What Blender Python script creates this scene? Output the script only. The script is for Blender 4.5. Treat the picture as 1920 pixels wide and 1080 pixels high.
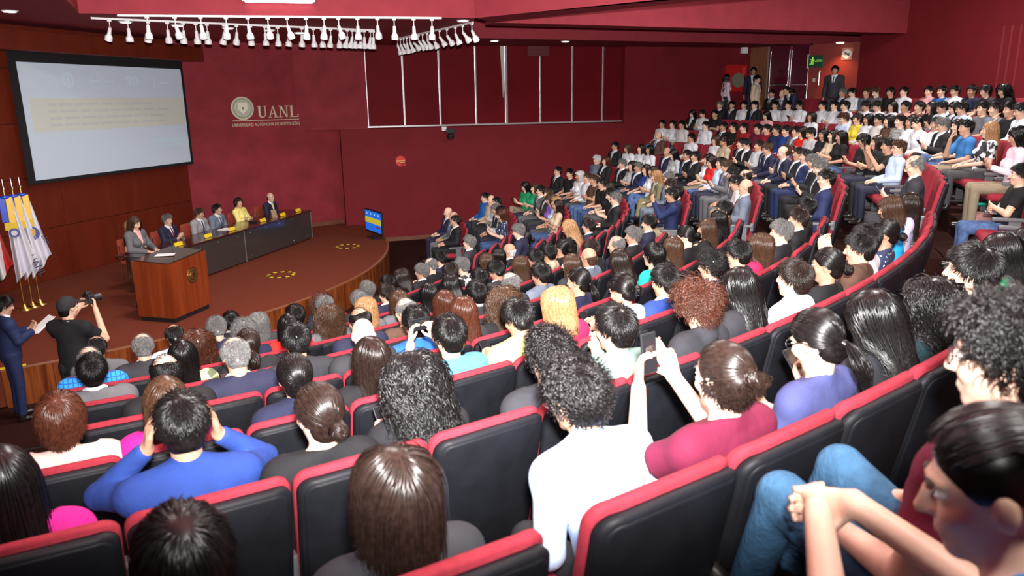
import bpy, bmesh, math, random
import numpy as np
from mathutils import Vector, Matrix, Euler
D = bpy.data
for o in list(D.objects): D.objects.remove(o, do_unlink=True)
scene = bpy.context.scene
COL = scene.collection
rng = random.Random(7)

# ------------------------------------------------------------------ camera
CAMZ = 4.1                       # metres above the floor in front of the stage
FPX = 1400.0                     # focal length in pixels of the 1920 x 1080 frame
PITCH = math.atan(1400 / 5500.0)
ROLL = math.atan(120 / 8900.0)
cam = D.cameras.new('camera'); cam.sensor_width = 36.0; cam.lens = 36.0 * FPX / 1920.0
cam.clip_start = 0.05; cam.clip_end = 200
cam.dof.use_dof = True; cam.dof.focus_distance = 8.5; cam.dof.aperture_fstop = 3.5
cam_ob = D.objects.new('camera', cam); COL.objects.link(cam_ob)
cam_ob.matrix_world = (Matrix.Translation((0, 0, CAMZ)) @ Matrix.Rotation(math.pi / 2 - PITCH, 4, 'X')
                       @ Matrix.Rotation(-ROLL, 4, 'Z'))
scene.camera = cam_ob

# ------------------------------------------------------------------ world, light, exposure
world = D.worlds.new('world'); scene.world = world; world.use_nodes = True
world.node_tree.nodes['Background'].inputs[0].default_value = (0.30, 0.22, 0.22, 1)
world.node_tree.nodes['Background'].inputs[1].default_value = 0.05
scene.view_settings.view_transform = 'Standard'; scene.view_settings.look = 'None'
scene.view_settings.exposure = 0.2; scene.view_settings.gamma = 1.0
scene.view_settings.use_curve_mapping = False
def light(name, kind, loc, energy, color=(1, 1, 1), size=0.3, rot=(0, 0, 0), size_y=None, spot=None):
    l = D.lights.new(name, kind); l.energy = energy; l.color = color
    if kind == 'AREA':
        l.size = size
        if size_y: l.shape = 'RECTANGLE'; l.size_y = size_y
    elif kind in ('POINT', 'SPOT'): l.shadow_soft_size = size
    if spot: l.spot_size = spot; l.spot_blend = 1.0
    o = D.objects.new(name, l); COL.objects.link(o); o.location = loc; o.rotation_euler = rot
    return o
# the photographer's flash, held beside and above the lens
FLASH = light('camera_flash', 'SPOT', (0.05, -0.05, CAMZ + 0.24), 9000, (1.0, 0.97, 0.95), 0.06,
              (math.pi / 2 + 0.29, 0, 0.06), spot=math.radians(119))
LIGHT_FILL = 170.0               # watts per added ceiling fill panel (built with the ceiling below)

# ------------------------------------------------------------------ picture helpers
def ray(x, y):
    a = (x - 960) / FPX; b = (y - 540) / FPX
    c, s = math.cos(ROLL), math.sin(ROLL)
    u = a * c - b * s; v = b * c + a * s
    return np.array([u, math.cos(PITCH) - v * math.sin(PITCH), -math.sin(PITCH) - v * math.cos(PITCH)])
def at(x, y, z):                 # where the sight line through a picture point meets the level z
    r = ray(x, y); t = (z - CAMZ) / r[2]
    return np.array([r[0] * t, r[1] * t, z])
def onwall(x, y, P, d):          # ... meets the upright plane through P along d
    r = ray(x, y); n = np.array([-d[1], d[0]]); t = (n @ np.array(P)[:2]) / (n @ r[:2])
    return np.array([r[0] * t, r[1] * t, CAMZ + r[2] * t])
def proj(p):
    p = np.asarray(p, float) - np.array([0, 0, CAMZ])
    d = p[1] * math.cos(PITCH) - p[2] * math.sin(PITCH); up = p[1] * math.sin(PITCH) + p[2] * math.cos(PITCH)
    u = p[0] / d; v = -up / d; c, s = math.cos(ROLL), math.sin(ROLL)
    return 960 + FPX * (u * c + v * s), 540 + FPX * (-u * s + v * c)

# ------------------------------------------------------------------ materials
MATS = {}
def mat(name, color=(.5, .5, .5), rough=.6, metal=0.0, spec=.5, var=0.0, vscale=6.0, bump=0.0, bscale=40.0,
        emit=None, estr=0.0, objcol=False, alpha=None, trans=0.0, sheen=0.0, stretch=None, coat=0.0):
    if name in MATS: return MATS[name]
    m = D.materials.new(name); m.use_nodes = True; nt = m.node_tree; N = nt.nodes; L = nt.links
    b = N['Principled BSDF']
    b.inputs['Roughness'].default_value = rough; b.inputs['Metallic'].default_value = metal
    b.inputs['Specular IOR Level'].default_value = spec
    b.inputs['Coat Weight'].default_value = coat
    if trans: b.inputs['Transmission Weight'].default_value = trans
    if sheen: b.inputs['Sheen Weight'].default_value = sheen
    if alpha is not None: b.inputs['Alpha'].default_value = alpha
    b.inputs['Base Color'].default_value = (*color, 1)
    src = None
    if objcol:
        oi = N.new('ShaderNodeObjectInfo'); src = oi.outputs['Color']; L.new(src, b.inputs['Base Color'])
    if var or bump:
        tc = N.new('ShaderNodeTexCoord'); vec = tc.outputs['Object']
        if stretch:
            mp = N.new('ShaderNodeMapping'); mp.inputs['Scale'].default_value = stretch
            L.new(vec, mp.inputs['Vector']); vec = mp.outputs['Vector']
    if var:
        nz = N.new('ShaderNodeTexNoise'); nz.inputs['Scale'].default_value = vscale; nz.inputs['Detail'].default_value = 6
        L.new(vec, nz.inputs['Vector'])
        mr = N.new('ShaderNodeMapRange'); mr.inputs[1].default_value = .3; mr.inputs[2].default_value = .7
        mr.inputs[3].default_value = 1 - var; mr.inputs[4].default_value = 1 + var
        L.new(nz.outputs['Fac'], mr.inputs[0])
        mx = N.new('ShaderNodeMix'); mx.data_type = 'RGBA'; mx.blend_type = 'MULTIPLY'; mx.inputs[0].default_value = 1
        if src is not None: L.new(src, mx.inputs[6])
        else: mx.inputs[6].default_value = (*color, 1)
        L.new(mr.outputs[0], mx.inputs[7]); L.new(mx.outputs[2], b.inputs['Base Color'])
    if bump:
        bz = N.new('ShaderNodeTexNoise'); bz.inputs['Scale'].default_value = bscale; bz.inputs['Detail'].default_value = 5
        L.new(vec, bz.inputs['Vector'])
        bp = N.new('ShaderNodeBump'); bp.inputs['Strength'].default_value = bump; bp.inputs['Distance'].default_value = .02
        L.new(bz.outputs['Fac'], bp.inputs['Height']); L.new(bp.outputs['Normal'], b.inputs['Normal'])
    if emit:
        b.inputs['Emission Color'].default_value = (*emit, 1); b.inputs['Emission Strength'].default_value = estr
    MATS[name] = m
    return m
def wood(name, c1, c2, rough=.3, scale=(1, 1, 1), ring=9.0):
    m = D.materials.new(name); m.use_nodes = True; N = m.node_tree.nodes; L = m.node_tree.links; b = N['Principled BSDF']
    tc = N.new('ShaderNodeTexCoord'); mp = N.new('ShaderNodeMapping'); mp.inputs['Scale'].default_value = scale
    oi = N.new('ShaderNodeObjectInfo'); ad = N.new('ShaderNodeVectorMath'); ad.operation = 'ADD'
    sc = N.new('ShaderNodeVectorMath'); sc.operation = 'SCALE'; sc.inputs['Scale'].default_value = 7.0
    cb = N.new('ShaderNodeCombineXYZ')
    for i in range(3): L.new(oi.outputs['Random'], cb.inputs[i])
    L.new(cb.outputs[0], sc.inputs[0]); L.new(tc.outputs['Object'], ad.inputs[0]); L.new(sc.outputs[0], ad.inputs[1])
    L.new(ad.outputs[0], mp.inputs['Vector'])
    nz = N.new('ShaderNodeTexNoise'); nz.inputs['Scale'].default_value = ring; nz.inputs['Detail'].default_value = 5
    nz.inputs['Distortion'].default_value = .6
    L.new(mp.outputs[0], nz.inputs['Vector'])
    cr = N.new('ShaderNodeValToRGB'); cr.color_ramp.elements[0].position = .33; cr.color_ramp.elements[1].position = .68
    cr.color_ramp.elements[0].color = (*c1, 1); cr.color_ramp.elements[1].color = (*c2, 1)
    L.new(nz.outputs['Fac'], cr.inputs[0]); L.new(cr.outputs[0], b.inputs['Base Color'])
    b.inputs['Roughness'].default_value = rough
    MATS[name] = m
    return m
M_PLASTER = mat('red_plaster', (.225, .024, .034), .75, spec=.2, var=.16, vscale=2.2, bump=.35, bscale=22)
M_SIDE = mat('dark_red_paint', (.165, .012, .018), .7, spec=.18, var=.08, vscale=1.5, bump=.12, bscale=50)
M_CEIL = mat('ceiling_red', (.28, .036, .050), .8, spec=.15, var=.08, vscale=3, bump=.25, bscale=60)
M_CARPET = mat('aisle_carpet', (.032, .010, .008), .95, spec=.08, var=.25, vscale=120, bump=.4, bscale=400)
M_STAGE = mat('stage_carpet', (.17, .040, .022), .95, spec=.08, var=.14, vscale=90, bump=.3, bscale=300)
M_WOODWALL = wood('wall_wood', (.115, .014, .005), (.15, .020, .007), .42, (1, 1, .25), 3.0)
M_RISER = wood('riser_wood', (.10, .020, .006), (.28, .075, .018), .25, (6, 6, .4), 2.2)
M_CHERRY = wood('cherry_wood', (.16, .026, .007), (.24, .046, .013), .22, (5, 5, .5), 1.6)
M_DKWOOD = wood('dark_table_wood', (.035, .012, .008), (.07, .024, .014), .12, (1, 5, 5), 2.0)
M_BROWNWOOD = wood('jamb_wood', (.14, .045, .018), (.21, .075, .03), .4, (4, 4, .4), 3.0)
M_BLACK = mat('black_plastic', (.012, .012, .014), .42)
M_WHITE = mat('white_paint', (.85, .85, .86), .45)
M_ALU = mat('aluminium', (.75, .76, .78), .32, .9)
M_STEEL = mat('steel', (.6, .6, .62), .25, 1.0)
M_GOLD = mat('gold_metal', (.75, .52, .16), .28, 1.0)
M_PALEGOLD = mat('pale_gold_letters', (.74, .66, .46), .38, .55)
M_GLASSDK = mat('smoked_glass', (.045, .040, .038), .10, spec=.7)
M_CLEAR = mat('clear_glass', (.95, .97, .98), .03, trans=1.0)
M_YELLOW = mat('yellow_tape', (.85, .62, .02), .55)
M_PAPER = mat('white_paper', (.88, .88, .90), .7)

# ------------------------------------------------------------------ mesh helpers
def mesh_np(name, V, F, smooth=False, mi=None):
    """V (n,3) array, F list of (m,k) int arrays; mi material index per face list"""
    me = D.meshes.new(name); V = np.asarray(V, np.float32)
    F = [np.asarray(f, np.int32) for f in F if len(f)]
    me.vertices.add(len(V)); me.vertices.foreach_set('co', V.ravel())
    nl = sum(f.size for f in F); nf = sum(len(f) for f in F)
    me.loops.add(nl); me.polygons.add(nf)
    me.loops.foreach_set('vertex_index', np.concatenate([f.ravel() for f in F]))
    st = []; tot = []; base = 0
    for f in F:
        k = f.shape[1]; st.append(base + k * np.arange(len(f))); tot.append(np.full(len(f), k)); base += f.size
    me.polygons.foreach_set('loop_start', np.concatenate(st).astype(np.int32))
    me.polygons.foreach_set('loop_total', np.concatenate(tot).astype(np.int32))
    if mi is not None: me.polygons.foreach_set('material_index', np.concatenate(mi).astype(np.int32))
    me.polygons.foreach_set('use_smooth', np.full(nf, smooth))
    me.update(); me.validate()
    return me
class MB:
    """collects shapes, then links them as one mesh object"""
    def __init__(s): s.bm = bmesh.new()
    def box(s, c, d, rz=0.0, bev=0.0, M=None):
        r = bmesh.ops.create_cube(s.bm, size=1.0); vs = r['verts']
        bmesh.ops.scale(s.bm, vec=d, verts=vs)
        if bev:
            es = list({e for v in vs for e in v.link_edges})
            r2 = bmesh.ops.bevel(s.bm, geom=es, offset=bev, segments=2, profile=.6, affect='EDGES')
            vs = list({v for f in r2['faces'] for v in f.verts} | {v for v in vs if v.is_valid})
        if rz: bmesh.ops.rotate(s.bm, cent=(0, 0, 0), matrix=Matrix.Rotation(rz, 3, 'Z'), verts=vs)
        bmesh.ops.translate(s.bm, vec=c, verts=vs)
        if M is not None: bmesh.ops.transform(s.bm, matrix=M, verts=vs)
        return s
    def cyl(s, a, b, r1, r2=None, n=16, caps=True):
        a = Vector(a); b = Vector(b); d = b - a
        q = d.to_track_quat('Z', 'Y').to_matrix().to_4x4(); q.translation = (a + b) / 2
        bmesh.ops.create_cone(s.bm, cap_ends=caps, cap_tris=False, segments=n, radius1=r1,
                              radius2=r1 if r2 is None else r2, depth=d.length, matrix=q)
        return s
    def ball(s, c, r, n=12, sc=(1, 1, 1)):
        m = Matrix.Translation(c) @ Matrix.Diagonal((r * sc[0], r * sc[1], r * sc[2], 1))
        bmesh.ops.create_uvsphere(s.bm, u_segments=n, v_segments=max(6, n * 2 // 3), radius=1.0, matrix=m); return s
    def tube(s, pts, r, n=8):
        for p, q in zip(pts[:-1], pts[1:]): s.cyl(p, q, r, n=n)
        for p in pts[1:-1]: s.ball(p, r, n)
        return s
    def prism(s, poly, z0, z1):
        lo = [s.bm.verts.new((p[0], p[1], z0)) for p in poly]; hi = [s.bm.verts.new((p[0], p[1], z1)) for p in poly]
        n = len(poly)
        s.bm.faces.new(lo[::-1]); s.bm.faces.new(hi)
        for i in range(n): s.bm.faces.new((lo[i], lo[(i + 1) % n], hi[(i + 1) % n], hi[i]))
        return s
    def face(s, pts):
        s.bm.faces.new([s.bm.verts.new(p) for p in pts]); return s
    def build(s, name, m, parent=None, smooth=False, bevel=0.0):
        bmesh.ops.recalc_face_normals(s.bm, faces=s.bm.faces)
        me = D.meshes.new(name); s.bm.to_mesh(me); s.bm.free()
        if smooth:
            me.polygons.foreach_set('use_smooth', np.ones(len(me.polygons), bool)); me.set_sharp_from_angle(angle=math.radians(40))
        return obj(name, me, m, parent)
def obj(name, me, m=None, parent=None):
    o = D.objects.new(name, me); COL.objects.link(o)
    if m is not None and not me.materials:
        for x in (m if isinstance(m, (list, tuple)) else [m]): me.materials.append(x)
    if parent is not None: o.parent = parent
    return o
def tag(o, label, cat, group=None):
    o['label'] = label; o['category'] = cat
    if group: o['group'] = group
    return o
def struct(o): o['kind'] = 'structure'; return o
def thing(name, label, cat, loc=(0, 0, 0), rz=0.0, group=None):
    o = D.objects.new(name, None); COL.objects.link(o); o.location = loc; o.rotation_euler = (0, 0, rz)
    o.empty_display_size = .1
    return tag(o, label, cat, group)
def frame(P, d):                 # matrix of an upright plane: x along d, y out of the wall towards the room, z up
    d = np.array(d) / np.hypot(*d)
    n = np.array([d[1], -d[0]])
    return Matrix(((d[0], n[0], 0, P[0]), (d[1], n[1], 0, P[1]), (0, 0, 1, P[2]), (0, 0, 0, 1)))
def text(body, size, depth, m, parent, M, align='LEFT', name='lettering', font_scale=1.0, shear=0.0):
    cu = D.curves.new(name, 'FONT'); cu.body = body; cu.size = size; cu.extrude = depth; cu.align_x = align; cu.shear = shear
    cu.resolution_u = 3
    t = D.objects.new(name, cu); COL.objects.link(t)
    dg = bpy.context.evaluated_depsgraph_get(); me = D.meshes.new_from_object(t.evaluated_get(dg))
    D.objects.remove(t, do_unlink=True); D.curves.remove(cu)
    me.materials.clear(); me.materials.append(m)
    me.transform(M @ Matrix.Rotation(math.pi / 2, 4, 'X') @ Matrix.Diagonal((font_scale, 1, 1, 1)))
    me.name = name
    return obj(name, me, None, parent)
# ================================================================== THE ROOM
Z_STAGE = 0.55
ZC = CAMZ + 1.5                  # underside of the low ceiling
ZU = ZC + 1.5                    # underside of the raised ceiling bays
CX, CY = -8.03, 14.28            # centre of the seating arcs
SCX, SCY, SR = -11.66, 17.07, 8.67   # stage arc
def pol(r, deg, c=(CX, CY)): return (c[0] + r * math.cos(math.radians(deg)), c[1] + r * math.sin(math.radians(deg)))

# ---- floor and seating tiers
def z_near(k): return CAMZ - 1.97 - .261 * k + .002 * k * (k - 1)     # tread level of row k, near block
def r_near(k): return 15.14 - 1.072 * k                              # radius of its chair-back tops
FAR_K = [7.0, 6.0, 5.0, 3.93, 2.9, 1.85, .80, -.2, -1.25, -2.15, -3.3]
def k_far(kk, ang): return kk - .02 * (ang - 30)
def r_far(kk, ang): return 15.14 - 1.072 * k_far(kk, ang)
def z_far(kk): k = kk + .45; return max(0.02, CAMZ - 1.92 - .261 * k + .002 * k * (k - 1))
floor = struct(MB().prism([(-16, -8), (16, -8), (16, 30), (-16, 30)], -.2, 0).build('floor', M_CARPET))
def ring(name, r0f, r1f, a0, a1, z0, z1, m, parent, step=2.0):
    n = max(2, int(abs(a1 - a0) / step)); b = MB(); A = [a0 + (a1 - a0) * i / n for i in range(n + 1)]
    poly = [pol(r0f(a), a) for a in A] + [pol(r1f(a), a) for a in reversed(A)]
    bm = b.bm
    lo = [bm.verts.new((*p, z0)) for p in poly]; hi = [bm.verts.new((*p, z1)) for p in poly]; N = len(poly)
    for i in range(n):
        for q, fl in ((hi, 1), (lo, 0)):
            f = (q[i], q[i + 1], q[N - 2 - i], q[N - 1 - i]); bm.faces.new(f if fl else f[::-1])
    for i in range(N): bm.faces.new((lo[i], lo[(i + 1) % N], hi[(i + 1) % N], hi[i]))
    return b.build(name, m, parent)
NEAR_A0, NEAR_A1 = -62.9, -11.5
M_NOSE = mat('step_nosing', (.012, .010, .010), .7)
for k in range(-3, 9):
    hi = r_near(k) + .30; lo = r_near(k + 1) + .30
    if k == 8: lo = r_near(8) - .75
    if k == -3: hi = 22.5
    ring('tier', lambda a: lo, lambda a: hi, NEAR_A0, NEAR_A1 if k > 1 else -17 - (k < 1) * 2, 0.001, z_near(k), M_CARPET, floor)
for i, kk in enumerate(FAR_K):
    nx = FAR_K[i + 1] if i + 1 < len(FAR_K) else None
    a0 = [-8, -7, -9, -6, -16, -16, -17.5, -22, -21, -19, -12][i]
    ring('tier', lambda a: r_far(kk, a) - .72, (lambda a: r_far(nx, a) - .721) if nx is not None else (lambda a: 23.5),
         a0, 36, 0.001, z_far(kk), M_CARPET, floor)
# left aisle stair: two steps to a row
for k in range(-2, 9):
    for h in (0, 1):
        z = (z_near(k) + (z_near(k + 1) if k < 8 else 0.0)) / 2 if h else z_near(k)
        hi = r_near(k) + .30 - h * .536; lo = hi - .536
        ring('stair_step', lambda a: lo, lambda a: hi, -69.5, -63.0, 0.001, z, M_CARPET, floor)
        ring('step_nosing', lambda a: lo - .004, lambda a: lo + .05, -69.4, -63.1, z - .05, z + .004, M_NOSE, floor)

# ---- stage: carpeted deck, wooden riser panels, edge trim
stage = struct(D.objects.new('stage', None)); COL.objects.link(stage)
A_S0, A_S1 = -88, 31
deck = [pol(SR, A_S0 + (A_S1 - A_S0) * i / 60, (SCX, SCY)) for i in range(61)]
MB().prism(deck + [(-6.2, 22.6), (-10.0, 20.2), (-11.6, 13.6), (-12.4, 9.0)], .02, Z_STAGE).build('stage_deck', M_STAGE, stage)
npan = 22
for i in range(npan):
    a0 = -58 + (A_S1 + 58) * i / npan; a1 = -58 + (A_S1 + 58) * (i + 1) / npan; b = MB(); bm = b.bm
    q = [a0 + .04 + (a1 - a0 - .08) * j / 4 for j in range(5)]
    i0 = [pol(SR + .002, a, (SCX, SCY)) for a in q]; i1 = [pol(SR + .026, a, (SCX, SCY)) for a in q]
    b.prism(i1 + i0[::-1], .0, Z_STAGE - .012).build('riser_panel', M_RISER, stage)
b = MB()
for i in range(60):
    a0 = -58 + (A_S1 + 58) * i / 60; a1 = -58 + (A_S1 + 58) * (i + 1) / 60
    b.prism([pol(SR + .03, a0, (SCX, SCY)), pol(SR + .03, a1, (SCX, SCY)), pol(SR - .03, a1, (SCX, SCY)), pol(SR - .03, a0, (SCX, SCY))], Z_STAGE - .012, Z_STAGE + .006)
b.build('edge_trim', mat('trim_wood', (.26, .10, .045), .35), stage)
for j in (1, 2):                 # the two steps up to the stage at its end
    R0 = SR + .02; R1 = SR + .34 * j; z = Z_STAGE * (3 - j) / 3
    A = [-86 + 26 * i / 14 for i in range(15)]
    MB().prism([pol(R1, a, (SCX, SCY)) for a in A] + [pol(R0, a, (SCX, SCY)) for a in reversed(A)], .0, z).build('stage_step', M_CARPET, stage)
    b = MB()
    for a in A[:-1]:
        b.prism([pol(R1 + .004, a, (SCX, SCY)), pol(R1 + .004, a + 26 / 14, (SCX, SCY)), pol(R1 - .05, a + 26 / 14, (SCX, SCY)), pol(R1 - .05, a, (SCX, SCY))], z - .03, z + .005)
    b.build('step_nosing', M_NOSE, stage)
    p = pol(R1 - .02, -63, (SCX, SCY)); MB().box((p[0], p[1], z + .012), (.12, .05, .014), math.radians(20)).build('warning_tape', M_YELLOW, stage)
for a in (-56.5, -58): 
    p = pol(SR - .05, a, (SCX, SCY)); MB().box((p[0], p[1], Z_STAGE + .012), (.15, .06, .014), math.radians(30)).build('warning_tape', M_YELLOW, stage)

# ---- stage walls
WOOD0 = at(83, 528, Z_STAGE); CORN = at(368, 450, Z_STAGE); JUT = at(648, 418, Z_STAGE)
dW = (CORN - WOOD0)[:2]; dW = dW / np.hypot(*dW)
dP = (JUT - CORN)[:2]; dP = dP / np.hypot(*dP)
dS = np.array([.951, .309]); P_S = at(650, 423, Z_STAGE)
FW = frame((*CORN[:2], 0), -dW); FW = frame((*CORN[:2], 0), dW)
wall_wood = struct(MB().box((-4.2, -.12, 3.1), (8.4, .2, 6.2), M=FW).build('wall_stage_left', mat('joint_dark', (.035, .006, .003), .7)))  # dark backing, visible in the gaps between the panels
PW, PH = 1.33, 1.06
for i in range(7):
    for j in range(5):
        x1 = -i * PW; x0 = x1 - PW; z0 = Z_STAGE + j * PH
        z1 = min(z0 + PH, ZC)
        MB().box(((x0 + x1) / 2, -.004, (z0 + z1) / 2), (PW - .012, .03, z1 - z0 - .012), bev=.003, M=FW).build('wall_panel', M_WOODWALL, wall_wood)
# the boxed-out wooden bulkhead above the screen
trim1 = struct(MB().box((-4.0, .30, CAMZ + 1.17), (8.7, .58, .36), bev=.004, M=FW).build('trim_1', M_WOODWALL))
for i in range(4): MB().box((.3 - i * 1.9, .592, CAMZ + 1.17), (.008, .004, .34), M=FW).build('joint', mat('joint_dark'), trim1)
FP = frame((*CORN[:2], 0), dP)
struct(MB().box((3.0, -.1, 3.0), (6.0, .2, 6.2), M=FP).build('wall_stage_centre', M_PLASTER))
M_SKIRT = wood('skirting_wood', (.12, .04, .02), (.17, .06, .03), .45, (1, 1, 1), 5)
struct(MB().box((2.1, .012, Z_STAGE + .06), (4.2, .024, .12), M=FP).build('baseboard_centre', M_SKIRT))
# ---- long side wall: low part stands proud, windows above
FS = frame((*P_S[:2], 0), dS)
Z_LEDGE = CAMZ - .81
LS = 14.2
struct(MB().box((LS / 2, -.15, Z_LEDGE / 2), (LS, .3, Z_LEDGE), M=FS).build('wall_side_low', M_SIDE))
struct(MB().box((2.2, .012, .62 if False else .06), (4.4, .024, .12), M=FS).build('baseboard_side', M_SKIRT))
wx0 = 0.78; pw = 1.0
s1 = onwall(690, 200, P_S, dS); sE = onwall(1170, 200, P_S, dS)
wx0 = float((s1 - P_S)[:2] @ dS); wx1 = float((sE - P_S)[:2] @ dS)
zw0, zw1 = Z_LEDGE + .07, CAMZ + 1.52
b = MB(); b.box(((wx0 - 3) / 2, -.19, (Z_LEDGE + ZU) / 2), (wx0 + 3, .12, ZU - Z_LEDGE), M=FS)
struct(b.build('wall_side_pier', M_PLASTER))
b = MB(); b.box(((wx1 + LS) / 2, -.16, (Z_LEDGE + ZU) / 2), (LS - wx1, .30, ZU - Z_LEDGE), M=FS)
b.box(((wx0 + wx1) / 2, -.24, (zw1 + ZU) / 2), (wx1 - wx0, .2, ZU - zw1), M=FS)
b.box(((wx0 + wx1) / 2, -.34, (Z_LEDGE + ZU) / 2), (wx1 - wx0 + .1, .06, ZU - Z_LEDGE), M=FS)
struct(b.build('wall_side_high', M_SIDE))
win = struct(D.objects.new('window_1', None)); COL.objects.link(win)
M_PANE = mat('dark_red_pane', (.13, .006, .010), .6, spec=.08, var=.1, vscale=1.0)
mull = [690, 760, 828, 896, 953, 1017, 1077, 1134]
xs = [float((onwall(x, 200, P_S, dS) - P_S)[:2] @ dS) for x in mull] + [wx1]
for i, x in enumerate(xs[:-1]):
    wd = .05 if i != 4 else .08
    MB().box((x, -.20, (zw0 + zw1) / 2), (wd, .06, zw1 - zw0), M=FS, bev=.005).build('mullion', M_ALU, win)
    MB().box(((x + xs[i + 1]) / 2, -.27, (zw0 + zw1) / 2), (xs[i + 1] - x - .01, .02, zw1 - zw0), M=FS).build('pane', M_PANE, win)
MB().box(((wx0 + wx1) / 2, -.18, zw0 - .02), (wx1 - wx0 + .05, .12, .045), M=FS, bev=.005).build('window_sill', M_ALU, win)
# gathered pale curtain showing at one open pane
b = MB(); xc = xs[4]
for i in range(5):
    t = i / 4; b.cyl(tuple(FS @ Vector((xc - .05 - .035 * i * (1 if i < 3 else .6), -.235, zw1))), tuple(FS @ Vector((xc - .05 - .008 * i, -.235, zw1 - 1.0 - .5 * t))), .028, .008, 8)
b.build('curtain_edge', mat('pale_curtain', (.55, .50, .42), .8), win, True)

# ---- back of the hall: door wall, right rear wall, walls outside the frame
W0 = onwall(1405, 150, P_S, dS)
dD = np.array([3.0, -2.35]); dD = dD / np.hypot(*dD)
FD = frame((*W0[:2], 0), dD)
DL = 4.6
struct(MB().box((DL / 2, -.12, ZC / 2), (DL, .2, ZC + .02), M=FD).build('wall_back_door', mat('back_red', (.25, .022, .016), .5, var=.06, vscale=2)))
def dx(x): return float((onwall(x, 150, W0, dD) - W0)[:2] @ dD)
zdoor0 = z_far(-2.15) - .1
zdoor1 = float(onwall(1480, 86, W0, dD)[2])
jamb = struct(MB().box(((dx(1405) + dx(1440)) / 2, -.0, (zdoor1 + .1) / 2 + .0), (dx(1440) - dx(1405), .06, zdoor1 + .1), M=FD, bev=.004).build('trim_2', M_BROWNWOOD))
M_DOOR = mat('maroon_gloss_door', (.085, .008, .022), .16, spec=.6)
def dbox(x0, x1, z0, z1, y, th): return ((x0 + x1) / 2, y, (z0 + z1) / 2), (x1 - x0, th, z1 - z0)
door = struct(D.objects.new('door_1', None)); COL.objects.link(door)
xa, xm, xb = dx(1441), dx(1481), dx(1516)
for (u, v) in ((xa, xm - .01), (xm + .01, xb)):
    c, d = dbox(u + .02, v - .02, zdoor0, zdoor1 - .03, .01, .05); leaf = MB().box(c, d, M=FD, bev=.006).build('door_leaf', M_DOOR, door)
    c, d = dbox(u + .06, v - .06, CAMZ + onwall(1480, 159, W0, dD)[2] - CAMZ - .025, CAMZ + onwall(1480, 159, W0, dD)[2] - CAMZ + .025, .07, .04)
    MB().box(c, d, M=FD, bev=.008).build('push_bar', M_STEEL, leaf)
for x in (xm - .035, xm + .035, xa + .06):
    MB().cyl(tuple(FD @ Vector((x, .09, zdoor1 - .15))), tuple(FD @ Vector((x, .09, zdoor1 - 1.9))), .014, n=10).build('pull_handle', M_STEEL, door, True)
c, d = dbox(xa - .06, xb + .05, zdoor1 - .03, zdoor1 + .05, .02, .08); MB().box(c, d, M=FD).build('door_frame', M_DOOR, door)
MB().box((xa - .03, .02, zdoor1 / 2), (.05, .09, zdoor1), M=FD).build('door_frame', mat('frame_steel', (.35, .3, .3), .35, .7), door)
# right rear wall, standing forward of the doors
R0 = np.array([at(1603, 190, 3.9)[0], at(1603, 190, 3.9)[1]]); k_ = 21.9 / R0[1]; R0 = R0 * k_
R1 = np.array([12.9, 14.2])
dR = (R1 - R0) / np.hypot(*(R1 - R0)); FR = frame((*R0, 0), dR); LR = float(np.hypot(*(R1 - R0)))
wall_r = struct(MB().box((LR / 2, -.15, ZU / 2), (LR, .3, ZU), M=FR).build('wall_right_rear', M_SIDE))
MB().box((-.01, -1.6, ZU / 2 + .0), (.04, 3.0, ZU), M=FR).build('wall_return', M_SIDE, wall_r)
for px in (1873, 1888, 1905):
    x = float((onwall(px, 130, (*R0, 0), dR) - np.array([*R0, 0]))[:2] @ dR)
    MB().box((x, .012, CAMZ + .15), (.05, .025, 2.6), M=FR, bev=.004).build('door_trim', mat('trim_red', (.22, .03, .035), .35), wall_r)
WALLP = [tuple(R1), (12.5, 6.0), (9.5, -1.5), (3.5, -5.5), (-3.6, -5.6)]
for i in range(4):
    a, c = np.array(WALLP[i]), np.array(WALLP[i + 1]); d_ = (c - a); l = float(np.hypot(*d_))
    struct(MB().box((l / 2, -.15, ZU / 2), (l + .2, .3, ZU), M=frame((*a, 0), d_)).build('wall_rear', M_SIDE))
a, c = np.array((-3.6, -5.6)), np.array((-11.4, 12.5)); d_ = c - a; l = float(np.hypot(*d_))
struct(MB().box((l / 2, -.15, ZU / 2), (l + .4, .3, ZU), M=frame((*a, 0), d_)).build('wall_left', M_SIDE))

# ---- ceiling: low slab with raised bays, beam between them
zc = ZC
def cpt(x, y): p = at(x, y, zc); return np.array(p[:2])
A_, A0_ = cpt(148, 25), cpt(125, 0); B_, Bn_ = cpt(890, 34), cpt(1260, 0); B2_, B2n_ = cpt(925, 42), cpt(1330, 0)
c1_, c2_ = cpt(1290, 52), cpt(1680, 62)
def ext(p, q, t): return p + (q - p) * t
g1_, g2_, g3_ = cpt(885, 71), cpt(1290, 79), cpt(1640, 86)
struct(MB().prism([A_, B_, g1_, g2_, g3_, (15, 22), (17, 34), (-17, 34), (-17, 16)], ZC, ZU).build('ceiling', M_CEIL))
off = np.array([-.18, .62]); cE_ = ext(c1_, c2_, 1.35)
struct(MB().prism([B2_, c1_, c2_, cE_, cE_ + off, c2_ + off, c1_ + off, B2_ + off], ZC, ZU).build('ceiling_cross_beam', M_CEIL))
dA = (A0_ - A_) / np.hypot(*(A0_ - A_))
struct(MB().prism([A_, (-17, 16.001), (-17, -9), tuple(A_ + dA * 17)], ZC, ZU).build('ceiling_left', M_CEIL))
e1, e2 = ext(B_, Bn_, 4.2), ext(B2_, B2n_, 3.6)
struct(MB().prism([B_, e1, e2, B2_], ZC, ZU).build('ceiling_beam', M_CEIL))
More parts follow.
